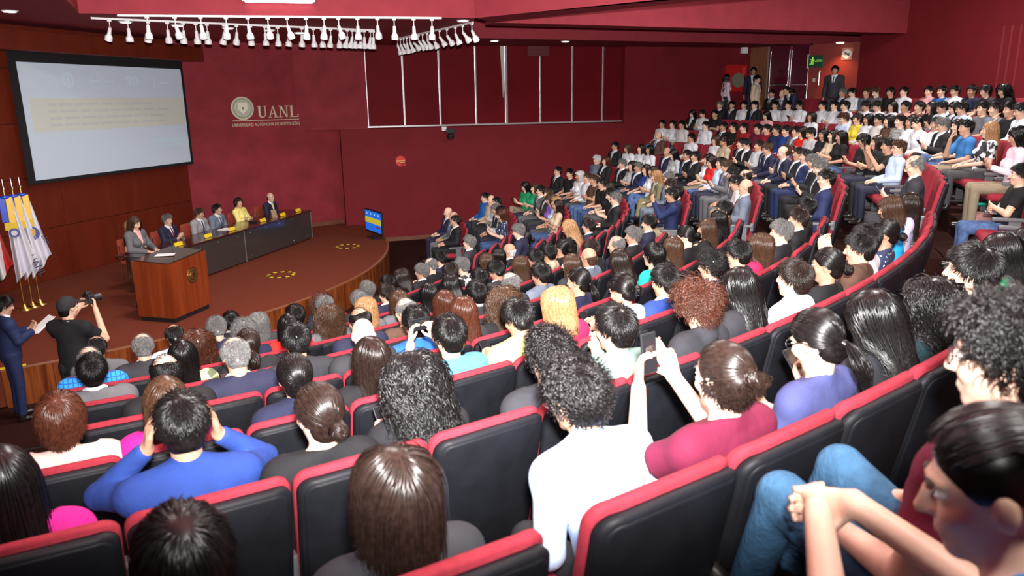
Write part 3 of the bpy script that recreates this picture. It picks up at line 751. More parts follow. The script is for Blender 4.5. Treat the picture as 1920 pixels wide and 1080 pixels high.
# ---------------------------------------------------------------- hair, built round the head centre, face towards +y
def unit_ell(P, off): return np.linalg.norm((P - HEADC) / (HEADR + off), axis=-1)
def scalp_points(n, seed, lowback=-.085, front=.018, top=None):
    r = np.random.RandomState(seed); out = np.zeros((0, 3))
    while len(out) < n:
        d = r.normal(size=(n * 3, 3)); d /= np.linalg.norm(d, axis=1)[:, None]; P = HEADC + d * HEADR
        keep = (P[:, 1] * .74 - P[:, 2] * .67 < front - .020 + .0 * d[:, 0]) & (P[:, 2] > lowback + np.clip(P[:, 1] + .02, 0, 1) * 1.1)
        keep &= ~((np.abs(P[:, 0]) > .055) & (P[:, 2] < -.0) & (P[:, 1] > -.035))
        if top is not None: keep &= top(P)
        out = np.concatenate([out, P[keep]])
    return out[:n]
CROWN = nrm((0, -.45, .9))
def tubes(P, w, flat=.45, taper=True, sides=3):
    """P (n,s,3) strand points -> tube mesh"""
    n, s, _ = P.shape
    T = np.gradient(P, axis=1); T /= np.linalg.norm(T, axis=2)[..., None] + 1e-9
    O = P - HEADC; O /= np.linalg.norm(O, axis=2)[..., None] + 1e-9
    B = np.cross(T, O); B /= np.linalg.norm(B, axis=2)[..., None] + 1e-9; Nn = np.cross(B, T)
    tp = np.interp(np.arange(s), [0, s * .3, s - 1], [.8, 1, .25 if taper else .8])[None, :, None]
    w = np.broadcast_to(np.asarray(w, float).reshape(-1, 1, 1), (n, 1, 1)) * tp
    R = [P + B * w * math.cos(a) + Nn * w * flat * math.sin(a) for a in (np.arange(sides) * 2 * math.pi / sides + math.pi / 2)]
    V = np.stack(R, 2).reshape(-1, 3)
    base = (np.arange(n) * s)[:, None] + np.arange(s - 1)[None, :]
    F = []
    for k in range(sides):
        k2 = (k + 1) % sides
        F.append(np.stack([base * sides + k, base * sides + k2, (base + 1) * sides + k2, (base + 1) * sides + k], -1).reshape(-1, 4))
    F = np.concatenate(F)
    Vr = V.reshape(n, s, sides, 3); q = F[: n * (s - 1)].reshape(n, s - 1, 4)[:, s // 2 - 1]   # keep the faces turned outwards
    fn = np.cross(V[q[:, 1]] - V[q[:, 0]], V[q[:, 3]] - V[q[:, 0]]); oc = (V[q[:, 0]] + V[q[:, 1]]) / 2 - Vr[:, s // 2 - 1].mean(1)
    if ((fn * oc).sum(1) > 0).mean() < .5: F = F[:, ::-1]
    return V, F
def march(roots, length, seg, layer, grav=.35, lift=.0, seed=0, back=-.10, part=None, jit=.25, shoulder=True, face=True):
    r = np.random.RandomState(seed); n = len(roots); P = [roots + (roots - HEADC) * .02]; L = np.broadcast_to(length, (n,)) / seg
    lay = layer * (.35 + .65 * r.rand(n, 1)); J = r.normal(size=(n, 3)) * jit
    cr = HEADC + np.array(part if part is not None else CROWN) * HEADR
    for i in range(seg):
        p = P[-1]; o = (p - HEADC) / (HEADR ** 2); o /= np.linalg.norm(o, axis=1)[:, None]
        aw = p - cr
        if part is not None: aw = aw * np.array([1.6, .55, 1.0])
        aw = aw - o * (aw * o).sum(1)[:, None]; aw /= np.linalg.norm(aw, axis=1)[:, None] + 1e-6
        low = np.clip((HEADC[2] - .01 - p[:, 2:3]) / .05, 0, 1)
        d = aw * (1 - low) + np.array([0, 0, -1]) * (grav + low * 1.6) + o * lift * (1 - low) + J * .35
        d /= np.linalg.norm(d, axis=1)[:, None]
        q = p + d * L[:, None]
        off = .004 + lay * min(1, (i + 1.5) / (seg * .35))
        k0 = np.linalg.norm((q - HEADC) / (HEADR + off), axis=1)[:, None]
        q = np.where(k0 < 1, HEADC + (q - HEADC) / np.maximum(k0, 1e-3), q)
        if face:
            sx = np.where(roots[:, 0] >= 0, 1, -1); fz = (q[:, 1] > -.005) & (q[:, 2] < .055)
            q[:, 0] = np.where(fz, sx * np.maximum(sx * q[:, 0], .066 + lay[:, 0] * .5), q[:, 0]); q[:, 1] = np.where(fz, np.minimum(q[:, 1], .060), q[:, 1])
        if shoulder:                                     # fall outside the neck, the back and the shoulders
            zz = q[:, 2]; side = np.clip(np.abs(q[:, 0]) - .075, 0, 1)
            yb = back - .35 * np.clip(-.20 - zz, 0, .25) * .30 + side * .7
            bk = (q[:, 1] < .035) & (zz < -.12)
            q[:, 1] = np.where(bk, np.minimum(q[:, 1], yb + .05 * np.clip((zz + .22) / .1, 0, 1) + lay[:, 0] * .3), q[:, 1])
        P.append(q)
    return np.stack(P, 1)
def curlify(P, rad, freq, seed):
    r = np.random.RandomState(seed); n, s, _ = P.shape
    T = np.gradient(P, axis=1); T /= np.linalg.norm(T, axis=2)[..., None] + 1e-9
    O = P - HEADC; O /= np.linalg.norm(O, axis=2)[..., None] + 1e-9
    B = np.cross(T, O); B /= np.linalg.norm(B, axis=2)[..., None] + 1e-9
    ph = r.rand(n, 1) * 6.28 + np.arange(s)[None] * freq * (.8 + .4 * r.rand(n, 1)); a = rad * (.6 + .8 * r.rand(n, 1)) * np.minimum(1, np.arange(s)[None] / 1.5)
    return P + B * (a * np.cos(ph))[..., None] + O * (a * np.sin(ph) * .9)[..., None]
def cap_vol(off, h=.006, front=.018, lowback=-.085, crown=False, fringe=False):
    v = Vol(np.array([-.13, -.15, -.16]), np.array([.13, .14, .17]), h)
    v.ell(HEADC, HEADR + off, None, 0); 
    if lowback < -.05: v.ell((0, -.055, -.045), (.058 + off, .045 + off, .055), None, .02)
    sl, X, Y, Z = v.box(v.lo, v.lo + v.h * v.n)
    d = Y * .74 - Z * .67 - front; d2 = lowback - Z + np.clip(Y + .02, 0, 1) * 1.1
    d3 = np.minimum(np.minimum(.055 - np.abs(X), Z + .0), 0) * 0 - 1
    ear = np.maximum(np.maximum(Z - .004, -.038 - Y), .052 - np.abs(X))
    a = np.maximum(v.a[sl], np.maximum(d, d2)); a = np.maximum(a, -ear)
    if crown or fringe: a = np.maximum(a, Y - .028)
    if crown: a = np.maximum(a, .072 - np.sqrt(X ** 2 + (Y + .005) ** 2 + (Z - .105) ** 2) * .92)
    if fringe: a = np.maximum(a, Z - .012 - np.clip(-Y - .05, 0, 1) * .3)
    v.a[sl] = a
    return v.mesh()
def geodesic(roots, tie, seg, off):
    d0 = (roots - HEADC) / HEADR; d0 /= np.linalg.norm(d0, axis=1)[:, None]; d1 = nrm((np.array(tie) - HEADC) / HEADR)[None]
    t = np.linspace(0, 1, seg + 1)[None, :, None]; om = np.arccos(np.clip((d0 * d1).sum(1), -.999, .999))[:, None, None]
    S = (np.sin((1 - t) * om) * d0[:, None] + np.sin(t * om) * d1[:, None]) / np.sin(om)
    return HEADC + S * (HEADR + off[:, None, None])
HAIRC = {}
def hair_mesh(style, lod):
    key = (style, lod)
    if key in HAIRC: return HAIRC[key]
    q = 1.0 if lod == 'hi' else .22; ww = 1.0 if lod == 'hi' else 2.3; ch = .006 if lod == 'hi' else .009
    sd = sum(map(ord, style)) ; r = np.random.RandomState(sd); parts = []
    N = lambda n: int(n * q)
    def put(VF): parts.append((VF[0], VF[1], 0))
    if style == 'z': put(cap_vol(.0045, ch))
    elif style == 'f':                                   # faded sides, glossy top combed back
        put(cap_vol(.0040, ch)); R0 = scalp_points(N(900), sd, top=lambda P: (P[:, 2] > .048) & (np.abs(P[:, 0]) < .060))
        put(tubes(geodesic(R0, (0, -.095, .055), 7, .010 + .014 * r.rand(len(R0))), .0036 * ww, .4))
    elif style == 's':
        put(cap_vol(.008, ch)); R0 = scalp_points(N(2400), sd)
        put(tubes(march(R0, .022 + .030 * np.clip((R0[:, 2] + .04) / .12, 0, 1), 3, .017, .05, .45, sd, shoulder=False, jit=.5), .0026 * ww))
    elif style in ('m', 'h'):
        put(cap_vol(.014, ch, lowback=-.10)); R0 = scalp_points(N(1900), sd, -.09)
        put(tubes(march(R0, .085 if style == 'm' else .075, 6, .024, .2, .12, sd, shoulder=False, jit=.22), .0032 * ww))
    elif style in ('c', 'a'):
        put(cap_vol(.012, ch)); R0 = scalp_points(N(1500 if style == 'c' else 1300), sd)
        P = march(R0, .055 if style == 'c' else .085, 9, .028 if style == 'c' else .042, .0, .9, sd, shoulder=False, jit=.7)
        put(tubes(curlify(P, .0075 if style == 'c' else .011, 1.15, sd), .0028 * ww, .8))
    elif style == 'C':
        put(cap_vol(.018, ch, lowback=-.10)); R0 = scalp_points(N(1500), sd, -.09)
        P = march(R0, .25 + .13 * r.rand(len(R0)), 20, .060, .25, .25, sd, back=-.13, jit=.35, part=(0, -.1, 1.0))
        put(tubes(curlify(P, .0125, 1.05, sd), .0032 * ww, .8))
    elif style in ('l', 'w', 'b'):
        put(cap_vol(.012, ch, lowback=-.11)); R0 = scalp_points(N(1500), sd, -.09)
        L = {'l': .36, 'w': .38, 'b': .155}[style]
        P = march(R0, L + .06 * r.rand(len(R0)) + .05 * (R0[:, 2] > .06), 11, .026 if style != 'b' else .034, .25, .05, sd, part=(.0, .1, 1.0), jit=.14)
        if style == 'w': P = curlify(P, .010, .75, sd)
        put(tubes(P, .0042 * ww, .45))
    elif style in ('p', 'u', 'q'):
        tie = {'p': (0, -.108, -.030), 'u': (0, -.110, -.035), 'q': (0, -.105, .045)}[style]
        put(cap_vol(.007, ch, lowback=-.10)); R0 = scalp_points(N(1300), sd, -.09)
        put(tubes(geodesic(R0, tie, 7, .008 + .007 * r.rand(len(R0))), .0036 * ww, .4, False))
        t = np.array(tie) + np.array([0, -.018, 0]); n = N(260)
        if style == 'u':
            P = []
            for i in range(n):
                a0 = r.rand() * 6.28; ax = nrm(r.normal(size=3) * .5 + np.array([0, 1, .2])); u = nrm(np.cross(ax, (0, .3, 1))); w_ = np.cross(ax, u); rr = .030 + .006 * r.rand()
                a = a0 + np.linspace(0, 2.6, 9); P.append(t + np.array([0, -.012, 0]) + rr * (np.cos(a)[:, None] * u + np.sin(a)[:, None] * w_))
            put(ball_np(t + np.array([0, -.012, 0]), (.030, .028, .030), np.eye(3))); put(tubes(np.array(P), .0040 * ww, .6, False))
        else:
            L = .24 if style == 'p' else .075; s = 10; P = np.zeros((n, s + 1, 3)); dirn = r.normal(size=(n, 3)) * .09
            for i in range(s + 1):
                f = i / s; P[:, i] = t + np.array([0, -.028 * math.sin(min(1, f * 2.2) * 1.5), .012 * math.sin(f * 3) - L * f]) + dirn * (.05 + .16 * math.sin(min(f * 1.35, 1) * 3.0)) * np.array([1, .7, .3]) * .9
            put(tubes(curlify(P, .006, .7, sd), .0040 * ww, .6))
            put(ball_np(np.array(tie) + np.array([0, -.010, 0]), (.017, .012, .017), np.eye(3)))
        if style == 'q':
            R1 = scalp_points(N(900), sd + 1, -.09, top=lambda P: P[:, 2] < .015)
            put(tubes(curlify(march(R1, .05, 8, .02, .2, .5, sd, shoulder=False, jit=.5), .006, 1.1, sd), .0028 * ww, .8))
    elif style == 'd':
        put(cap_vol(.007, ch, crown=True)); top = lambda P: (np.linalg.norm(P - np.array([0, -.005, .105]), axis=1) > .080) & (P[:, 1] < .022)
        R0 = scalp_points(N(1700), sd, top=top)
        put(tubes(march(R0, .026, 3, .013, .25, .2, sd, shoulder=False, jit=.35), .0025 * ww))
        R0 = scalp_points(N(160), sd + 3, top=lambda P: (P[:, 2] > .06) & (P[:, 1] < .03))
        put(tubes(march(R0, .04, 4, .006, .1, .0, sd, shoulder=False, jit=.3), .0013 * ww))
    elif style == 'D':
        put(cap_vol(.0045, ch, fringe=True)); R0 = scalp_points(N(900), sd, top=lambda P: (P[:, 1] < .02) & (P[:, 2] < .012 + np.clip(-P[:, 1] - .05, 0, 1) * .3))
        put(tubes(march(R0, .018, 3, .008, .4, .1, sd, shoulder=False, jit=.3), .0022 * ww))
    V, F, mi = join(parts)
    me = mesh_np('hair_%s_%s' % (style, lod), V, F, True); me.materials.append(M_HAIR)
    gn = np.empty(len(V) * 3, np.float32); me.vertices.foreach_get('normal', gn); gn = gn.reshape(-1, 3)
    O = (V - HEADC) / HEADR ** 2; O[:, 2] *= np.clip((V[:, 2] + .10) / .12, 0, 1); O /= np.linalg.norm(O, axis=1)[:, None] + 1e-9
    f = .30 if style in 'caCdDsz' else .52
    if style in 'pu' : O = np.where((V[:, 1] < -.118)[:, None], gn, O)
    nn = gn * (1 - f) + O * f; nn /= np.linalg.norm(nn, axis=1)[:, None] + 1e-9
    me.normals_split_custom_set_from_vertices(nn.tolist())
    HAIRC[key] = me
    return me
def glasses_mesh():
    b = MB()
    for sx in (-1, 1):
        pts = [Vector((sx * .0335 + .023 * math.cos(a), .097, .006 + .018 * math.sin(a))) for a in np.linspace(0, 2 * math.pi, 15)]
        for p, q in zip(pts[:-1], pts[1:]): b.cyl(p, q, .0020, n=5)
        b.cyl((sx * .057, .096, .010), (sx * .080, .0, .010), .0019, n=5); b.cyl((sx * .080, .0, .010), (sx * .080, -.018, -.012), .0019, n=5)
    b.cyl((-.011, .099, .009), (.011, .099, .009), .0018, n=5)
    bmesh.ops.recalc_face_normals(b.bm, faces=b.bm.faces); me = D.meshes.new('glasses'); b.bm.to_mesh(me); b.bm.free(); me.materials.append(M_BLACK); return me

# ---------------------------------------------------------------- people materials: the colour is each object's own
M_SKIN = mat('skin', rough=.5, objcol=True, var=.06, vscale=25, spec=.4)
M_EYE = mat('eye_white', (.75, .72, .70), .3); M_IRIS = mat('iris', (.02, .012, .008), .15)
M_BROW = mat('eyebrow', (.022, .014, .010), .7); M_LIP = mat('lips', (.36, .13, .11), .45)
M_CLOTH = mat('plain_cloth', rough=.85, objcol=True, var=.10, vscale=14, bump=.5, bscale=9, spec=.25)
M_SUIT = mat('suit_cloth', rough=.75, objcol=True, var=.06, vscale=60, bump=.35, bscale=8, spec=.3)
M_DENIM = mat('denim', rough=.9, objcol=True, var=.28, vscale=18, bump=.4, bscale=60, spec=.2)
M_LEATHER = mat('shoe_leather', (.015, .012, .011), .3)
def patterned(name, kind, c1, c2, sc):
    m = D.materials.new(name); m.use_nodes = True; N = m.node_tree.nodes; L = m.node_tree.links; b = N['Principled BSDF']; b.inputs['Roughness'].default_value = .85
    tc = N.new('ShaderNodeTexCoord'); out = None
    if kind == 'dots':
        t = N.new('ShaderNodeTexVoronoi'); t.inputs['Scale'].default_value = sc; t.inputs['Randomness'].default_value = .35; L.new(tc.outputs['Object'], t.inputs['Vector']); s = t.outputs['Distance']; thr = .22
    elif kind == 'blotch':
        t = N.new('ShaderNodeTexNoise'); t.inputs['Scale'].default_value = sc; t.inputs['Detail'].default_value = 2; L.new(tc.outputs['Object'], t.inputs['Vector']); s = t.outputs['Fac']; thr = .5
    elif kind == 'plaid':
        w1 = N.new('ShaderNodeTexWave'); w1.bands_direction = 'X'; w2 = N.new('ShaderNodeTexWave'); w2.bands_direction = 'Z'
        for w in (w1, w2): w.inputs['Scale'].default_value = sc; L.new(tc.outputs['Object'], w.inputs['Vector'])
        a = N.new('ShaderNodeMath'); a.operation = 'MINIMUM'; L.new(w1.outputs['Fac'], a.inputs[0]); L.new(w2.outputs['Fac'], a.inputs[1]); s = a.outputs[0]; thr = .12
    else:
        w1 = N.new('ShaderNodeTexWave'); w1.bands_direction = 'Z'; w1.inputs['Scale'].default_value = sc; L.new(tc.outputs['Object'], w1.inputs['Vector']); s = w1.outputs['Fac']; thr = .5
    cr = N.new('ShaderNodeValToRGB'); cr.color_ramp.elements[0].position = thr - .03; cr.color_ramp.elements[1].position = thr + .03
    cr.color_ramp.elements[0].color = (*c1, 1); cr.color_ramp.elements[1].color = (*c2, 1); L.new(s, cr.inputs[0]); L.new(cr.outputs[0], b.inputs['Base Color'])
    return m
PATTERN = {'polka': patterned('polka_cloth', 'dots', (.75, .78, .85), (.015, .025, .075), 24), 'azureplaid': patterned('azure_plaid', 'plaid', (.01, .10, .38), (.02, .28, .78), 9),
           'zebra': patterned('zebra_cloth', 'blotch', (.02, .02, .02), (.75, .75, .75), 16), 'stripe': patterned('striped_cloth', 'stripe', (.10, .10, .10), (.40, .40, .40), 14),
           'coral': patterned('coral_stripes', 'stripe', (.72, .20, .18), (.60, .35, .32), 16), 'limefloral': patterned('lime_floral', 'blotch', (.58, .66, .30), (.10, .12, .06), 13),
           'scarf': patterned('black_white_scarf', 'blotch', (.02, .02, .025), (.72, .75, .82), 9)}
m = D.materials.new('hair'); m.use_nodes = True; N_ = m.node_tree.nodes; L_ = m.node_tree.links; b_ = N_['Principled BSDF']
oi_ = N_.new('ShaderNodeObjectInfo'); tc_ = N_.new('ShaderNodeTexCoord'); nz_ = N_.new('ShaderNodeTexNoise'); nz_.inputs['Scale'].default_value = 60
L_.new(tc_.outputs['Object'], nz_.inputs['Vector']); mr_ = N_.new('ShaderNodeMapRange'); mr_.inputs[1].default_value = .3; mr_.inputs[2].default_value = .7; mr_.inputs[3].default_value = .5; mr_.inputs[4].default_value = 1.25
L_.new(nz_.outputs['Fac'], mr_.inputs[0]); mx_ = N_.new('ShaderNodeMix'); mx_.data_type = 'RGBA'; mx_.blend_type = 'MULTIPLY'; mx_.inputs[0].default_value = 1
L_.new(oi_.outputs['Color'], mx_.inputs[6]); L_.new(mr_.outputs[0], mx_.inputs[7]); L_.new(mx_.outputs[2], b_.inputs['Base Color'])
b_.inputs['Roughness'].default_value = .30; b_.inputs['Specular IOR Level'].default_value = .30; M_HAIR = m
HAIRCOL = {'k': (.006, .005, .005), 'd': (.016, .009, .007), 'n': (.055, .027, .015), 'r': (.062, .019, .010), 'y': (.34, .18, .08), 'g': (.13, .127, .125), 'w': (.55, .54, .53)}
HAIRWORD = {'k': 'black', 'd': 'dark brown', 'n': 'brown', 'r': 'auburn', 'y': 'blonde', 'g': 'grey', 'w': 'white'}
STYLEWORD = {'s': 'short %s hair', 'f': 'slicked %s hair', 'm': 'sleek %s hair', 'h': 'cropped %s hair', 'c': 'curly %s hair', 'a': 'fluffy curly %s hair', 'C': 'long curly %s hair', 'l': 'long straight %s hair',
             'w': 'long wavy %s hair', 'b': '%s bob', 'p': '%s ponytail', 'u': '%s hair in a bun', 'q': '%s hair tied high', 'd': 'thinning %s hair', 'D': 'bald head with %s fringe', 'z': 'shaved %s hair'}
CLOTHCOL = {'black': (.010, .010, .012), 'charcoal': (.026, .026, .032), 'maroon': (.12, .009, .032), 'lightblue': (.42, .54, .74), 'indigo': (.050, .058, .16), 'teal': (.012, .035, .045),
            'lavender': (.22, .21, .33), 'green': (.02, .30, .13), 'magenta': (.48, .012, .20), 'royal': (.016, .042, .20), 'sage': (.16, .23, .21), 'white': (.66, .68, .73), 'turquoise': (.015, .32, .68),
            'lilac': (.55, .48, .70), 'blush': (.68, .47, .42), 'navy': (.014, .016, .042), 'tealblue': (.07, .22, .32), 'lime': (.62, .68, .20), 'crimson': (.52, .015, .075), 'paleblue': (.48, .60, .80),
            'brown': (.085, .045, .030), 'grey': (.11, .11, .12), 'blue': (.020, .105, .36), 'red': (.58, .02, .015), 'yellow': (.70, .56, .06), 'beige': (.48, .38, .27), 'slate': (.13, .155, .21),
            'taupe': (.17, .14, .13), 'emerald': (.015, .46, .33), 'silver': (.42, .44, .46), 'purple': (.22, .11, .45), 'offwhite': (.54, .52, .51), 'olive': (.16, .15, .08), 'navyblue': (.015, .024, .080),
            'darkred': (.25, .012, .018), 'pink': (.66, .32, .36), 'pinkpale': (.72, .58, .68), 'denim': (.04, .17, .44), 'azureplaid': (.02, .24, .7)}
CLOTHWORD = {'j': 'suit jacket', 's': 'shirt', 't': 'top', 'd': 'blouse', 'k': 'sweater'}
COLWORD = {'tealblue': 'teal blue', 'lightblue': 'light blue', 'paleblue': 'pale blue', 'navyblue': 'dark blue', 'darkred': 'dark red', 'pinkpale': 'pale pink', 'offwhite': 'off-white', 'azureplaid': 'bright blue plaid',
           'limefloral': 'lime floral', 'polka': 'polka-dotted navy', 'zebra': 'black and white patterned', 'stripe': 'grey striped', 'coral': 'coral striped', 'scarf': 'black and white', 'royal': 'royal blue', 'denim': 'denim blue'}
SKINS = [(.56, .33, .23), (.48, .27, .18), (.62, .39, .28), (.42, .23, .15), (.66, .43, .32)]
FIGC = {}
ME_GLASSES = None
def figure(pose, female, kind, h, legs='flat', stand=False, yaw=0, pit=0, lean=None):
    key = (pose, female, kind, h, legs, stand, yaw, pit, lean)
    if key not in FIGC:
        J = pose_joints(pose, female, lean, yaw, pit, stand, legs)
        bk = ('b', pose, female, h, stand, yaw, pit, lean); lk = ('l', pose, female, max(h, .011), legs, stand, lean)
        if bk not in FIGC: FIGC[bk] = body_mesh(J, h, pose)
        if lk not in FIGC: FIGC[lk] = leg_parts(J, max(h + .003, .012))
        tk = ('t', pose, female, kind, h, stand, lean)
        if tk not in FIGC: FIGC[tk] = top_parts(J, kind, max(h + .003, .009))
        FIGC[key] = (J, FIGC[bk], FIGC[tk], FIGC[lk])
    return FIGC[key]
def setmat(o, m, col=None):
    if not o.data.materials: o.data.materials.append(m)
    o.material_slots[0].link = 'OBJECT'; o.material_slots[0].material = m
    if col is not None: o.color = (*col, 1)
def person(loc, rz, spec, label, group=None, lod='lo', scale=1.0, hairlod=None):
    """spec: dict hair, hc, top, tc, pose, female, skin, glasses, tie, legs, stand, yaw, pit, lean, trousers"""
    global ME_GLASSES
    g = spec.get
    h = {'hero': .0065, 'hi': .0085, 'lo': .0115}[lod]
    J, body, tops, legp = figure(g('pose', 'lap'), g('female', False), spec['top'], h, g('legs', 'flat'), g('stand', False), g('yaw', 0), g('pit', 0), g('lean'))
    t = thing('person', label, 'person', loc, rz, group); t.scale = (scale,) * 3
    o = obj('body', body, None, t); o.color = (*g('skin', SKINS[0]), 1)
    tc = spec['tc']; base = CLOTHCOL.get(tc, (.3, .3, .3)); cm = PATTERN.get(tc, M_SUIT if spec['top'] == 'j' else M_CLOTH)
    for nm, me, slot in tops:
        if slot == 2 and not g('tie', False): continue
        o = obj(nm, me, None, t)
        if slot == 0: setmat(o, cm, base)
        elif slot == 1: setmat(o, M_CLOTH, g('shirt', (.66, .68, .73)))
        else: setmat(o, M_CLOTH, g('tiecol', (.03, .04, .12)))
    for nm, me, slot in legp:
        o = obj(nm, me, None, t)
        if slot == 0: setmat(o, M_DENIM if g('jeans') else M_SUIT, g('trousers', base if spec['top'] == 'j' and tc not in PATTERN else (.022, .022, .028)))
        else: setmat(o, M_LEATHER)
    HM = Matrix.Translation(Vector(J['HC'])) @ Matrix(J['R'].tolist()).to_4x4()
    if g('hair'):
        o = obj('hair', hair_mesh(spec['hair'], hairlod or ('lo' if lod == 'lo' else 'hi')), None, t); o.matrix_local = HM; o.color = (*HAIRCOL[spec['hc']], 1)
    if g('glasses'):
        if ME_GLASSES is None: ME_GLASSES = glasses_mesh()
        o = obj('glasses', ME_GLASSES, None, t); o.matrix_local = HM
    return t, J
# ================================================================== AUDIENCE
# every person: head in the picture (x y), hair style, hair colour, garment, its colour, extras
NEAR = """330 985 m k t black
740 940 b d t charcoal
1095 795 c k s lightblue pose=fwd
1345 700 q d t maroon pose=photo
1530 640 p k t indigo glasses
1650 640 w k t charcoal
1740 560 C k t teal
1805 470 s k s lavender up=.09
1892 510 l k t green glasses
1895 385 s k t black beard
1912 432 l k t black
12 950 l k t magenta
345 810 s k s royal pose=head
600 800 u d t black
785 750 C k t black
1020 635 c k k charcoal
1155 640 s k s sage pose=chin
1305 570 a r k charcoal
1412 575 w k k charcoal
1470 515 s d s white
1550 497 u k t black
1612 450 s k t white pose=photo
1650 425 u k d polka
1690 410 b n t turquoise
1712 385 l d t lilac
130 795 h r d blush
300 765 l n t magenta
555 705 p k s navy
695 695 l d t black
845 660 s k t tealblue pose=photo
972 605 s k s lime pose=phone
1045 572 b y k crimson
1087 543 p k t navy
1175 555 u k s paleblue pose=phone glasses
1240 528 s k j royal
1328 483 c k j navy
1380 470 s k j navy
1423 462 b n t crimson
1462 430 s g j black
1495 410 s d j black
1528 400 s k j black glasses
1600 400 s k s brown
172 692 s k j grey
345 690 d k j black
490 672 d g j navy
620 635 D w j charcoal
757 620 s k s blue glasses
880 600 l r t charcoal
940 578 C n t black
225 674 d g j azureplaid
182 660 d k s grey
260 657 d g j charcoal
337 628 d k s paleblue
341 662 l k d limefloral
372 648 C r t black
465 647 p d j black
433 608 s k j black
461 612 s g j navy
481 628 c g t navy
515 598 b g j charcoal
546 592 s k t black
547 612 l k t red
580 575 s g j navy
603 572 C r t black
628 594 C n t grey sunglasses
578 630 s k s charcoal
667 590 b y t grey
673 603 d k j navy
668 565 s g j black
693 555 s d j navy
710 533 s g j black glasses
729 540 s k j black
760 517 b d t black
785 520 s g j black
843 528 l k t black pose=phone
772 552 l k t black
748 573 l n t grey
782 577 d g t brown
832 562 l r t black
873 555 s k j charcoal
897 527 s k j black
885 508 s d t black
955 530 d g j charcoal
792 497 d g t black
825 485 s k j navy glasses
877 490 s g d zebra
900 477 l n t yellow
928 462 D w j black
930 497 l k t paleblue
972 482 l n t black
1000 487 s k j navy
1022 468 s k k beige
1002 458 u k t black
1012 510 s k s slate
953 503 s k j charcoal
1037 447 u k t black
1083 457 s k j taupe glasses
1107 442 s d j black glasses
1115 423 s d j navy
1143 457 d g j navy glasses
1188 445 s g j black
1222 427 s k j navy
1105 485 D n j slate
1078 503 l n t charcoal
1222 480 h k t emerald glasses
1262 470 l n t black
1290 457 u k t black glasses
1167 507 l d t black
1325 430 l n t black
1355 425 l k t black
1380 407 s k k brown
"""
FAR = """842 393 D n j navy
856 398 D n j grey
865 410 s d j black
874 432 s g j charcoal
912 360 s k s blue glasses
927 368 D n s beige
927 380 s k s silver
942 388 s g j charcoal
957 382 s k s silver
961 403 b r d polka
967 417 s g j navy
988 343 l k d green
1001 353 b n d green
1017 347 s k j grey glasses
1030 358 s n j charcoal
1042 365 b n d purple
1052 368 b y d paleblue
1062 382 l d d beige
1062 408 l y d black glasses
1047 310 s k j black glasses
1070 315 s k t black
1088 320 b w d white
1120 288 s w s slate
1137 292 b r j black
1153 287 s k j black glasses
1168 297 s g j black
1180 267 l n s white
1200 267 l d s white
1218 268 l k s white
1234 267 D n j brown
1252 272 D n j navy
1268 283 l k s silver
1287 278 s k j black
1302 287 s k j black
1243 240 s k s white
1262 242 h k s white
1277 240 s k s offwhite
1298 222 l k j black
1320 223 s d s white
1337 225 s k t black
1297 248 s k s white tie
1323 245 s k s white
1342 252 b n s white
1357 258 u d d beige
1357 230 s k j black
1375 232 s k t black
1390 265 s k j black
1187 302 b d d silver
1199 303 s g j navy
1215 308 l d d royal
1223 317 l d d white
1233 320 b y j olive
1255 333 s g j slate glasses
1263 345 s d j navy
1272 362 s k j navy
1277 381 s k s navyblue pose=photo
1105 325 s n s white
1115 328 s n t brown
1130 340 s k t black
1143 348 l d t black
1167 353 s k t black
1167 375 s g j black glasses
1328 293 b d d white
1337 298 l d d red
1350 303 s k s paleblue
1362 310 s n j grey
1383 313 s k j grey
1398 330 d k s paleblue
1393 347 D n j slate glasses
1410 353 s k s offwhite
1350 192 s g j black tie
1373 200 s k j black
1395 200 s k s white tie
1415 197 s k j black
1395 230 s k k darkred
1422 230 s k k maroon
1441 230 s k k darkred
1458 237 s k k navyblue
1479 237 s k k royal
1495 245 s k j grey
1512 247 b d d red
1532 247 l k t black
1517 258 s k t silver pose=phone
1563 255 l d d beige
1572 243 l k t black
1437 208 l k s pink
1453 203 s k s white
1478 205 s k s white
1498 205 s k s white glasses
1522 213 l d s white
1543 208 s k s white
1567 210 s k s white
1590 217 c r t paleblue
1582 190 s k s white
1605 186 s k s white
1447 178 s d j black tie
1468 178 D n j grey tie
1486 178 s d j navy tie
1592 162 s g j navy tie
1614 166 s n t slate
1641 170 s n k grey
1661 162 s k t black beard
1695 163 s k s white
1742 162 s k s pink
1767 168 s k t blue
1788 170 s k s white
1822 170 s k t navy
1853 168 h k t charcoal
1876 174 C k k black
1698 192 s k t coral
1727 202 s k t brown
1743 205 l k t black
1770 202 s k s white tie
1792 205 l k j black
1818 202 s k s paleblue glasses
1837 210 s k t grey
1850 212 s k t slate
1893 220 s k t black pose=chin
1914 214 s k s white
1628 197 s k s white
1648 192 s k s white pose=phone
1665 197 l k s white
1647 228 s k s offwhite
1667 232 l k t brown
1688 230 s k t stripe
1703 228 l d s white
1728 228 z k s white
1750 238 s k s white
1768 243 s g j black glasses pose=phone
1792 250 l k t black
1810 255 s k d denim pose=chin
1853 272 l y d scarf
1903 285 l k s pinkpale
1610 230 h k t yellow
1622 227 l k s white
1622 268 h k t black pose=phone
1640 273 l d t black
1667 278 s k t black pose=photo
1680 290 s n s paleblue glasses
1715 315 d g j charcoal glasses pose=phone
1403 270 s k j black glasses
1420 272 s d s silver
1433 270 s n j navy
1447 272 s k j charcoal
1462 285 D n j navy
1480 283 s n j grey
1497 285 s k j black
1511 293 s k j navyblue
1524 302 s g j black tie
1535 318 s g j black tie
1548 335 s k j navyblue glasses tie
"""

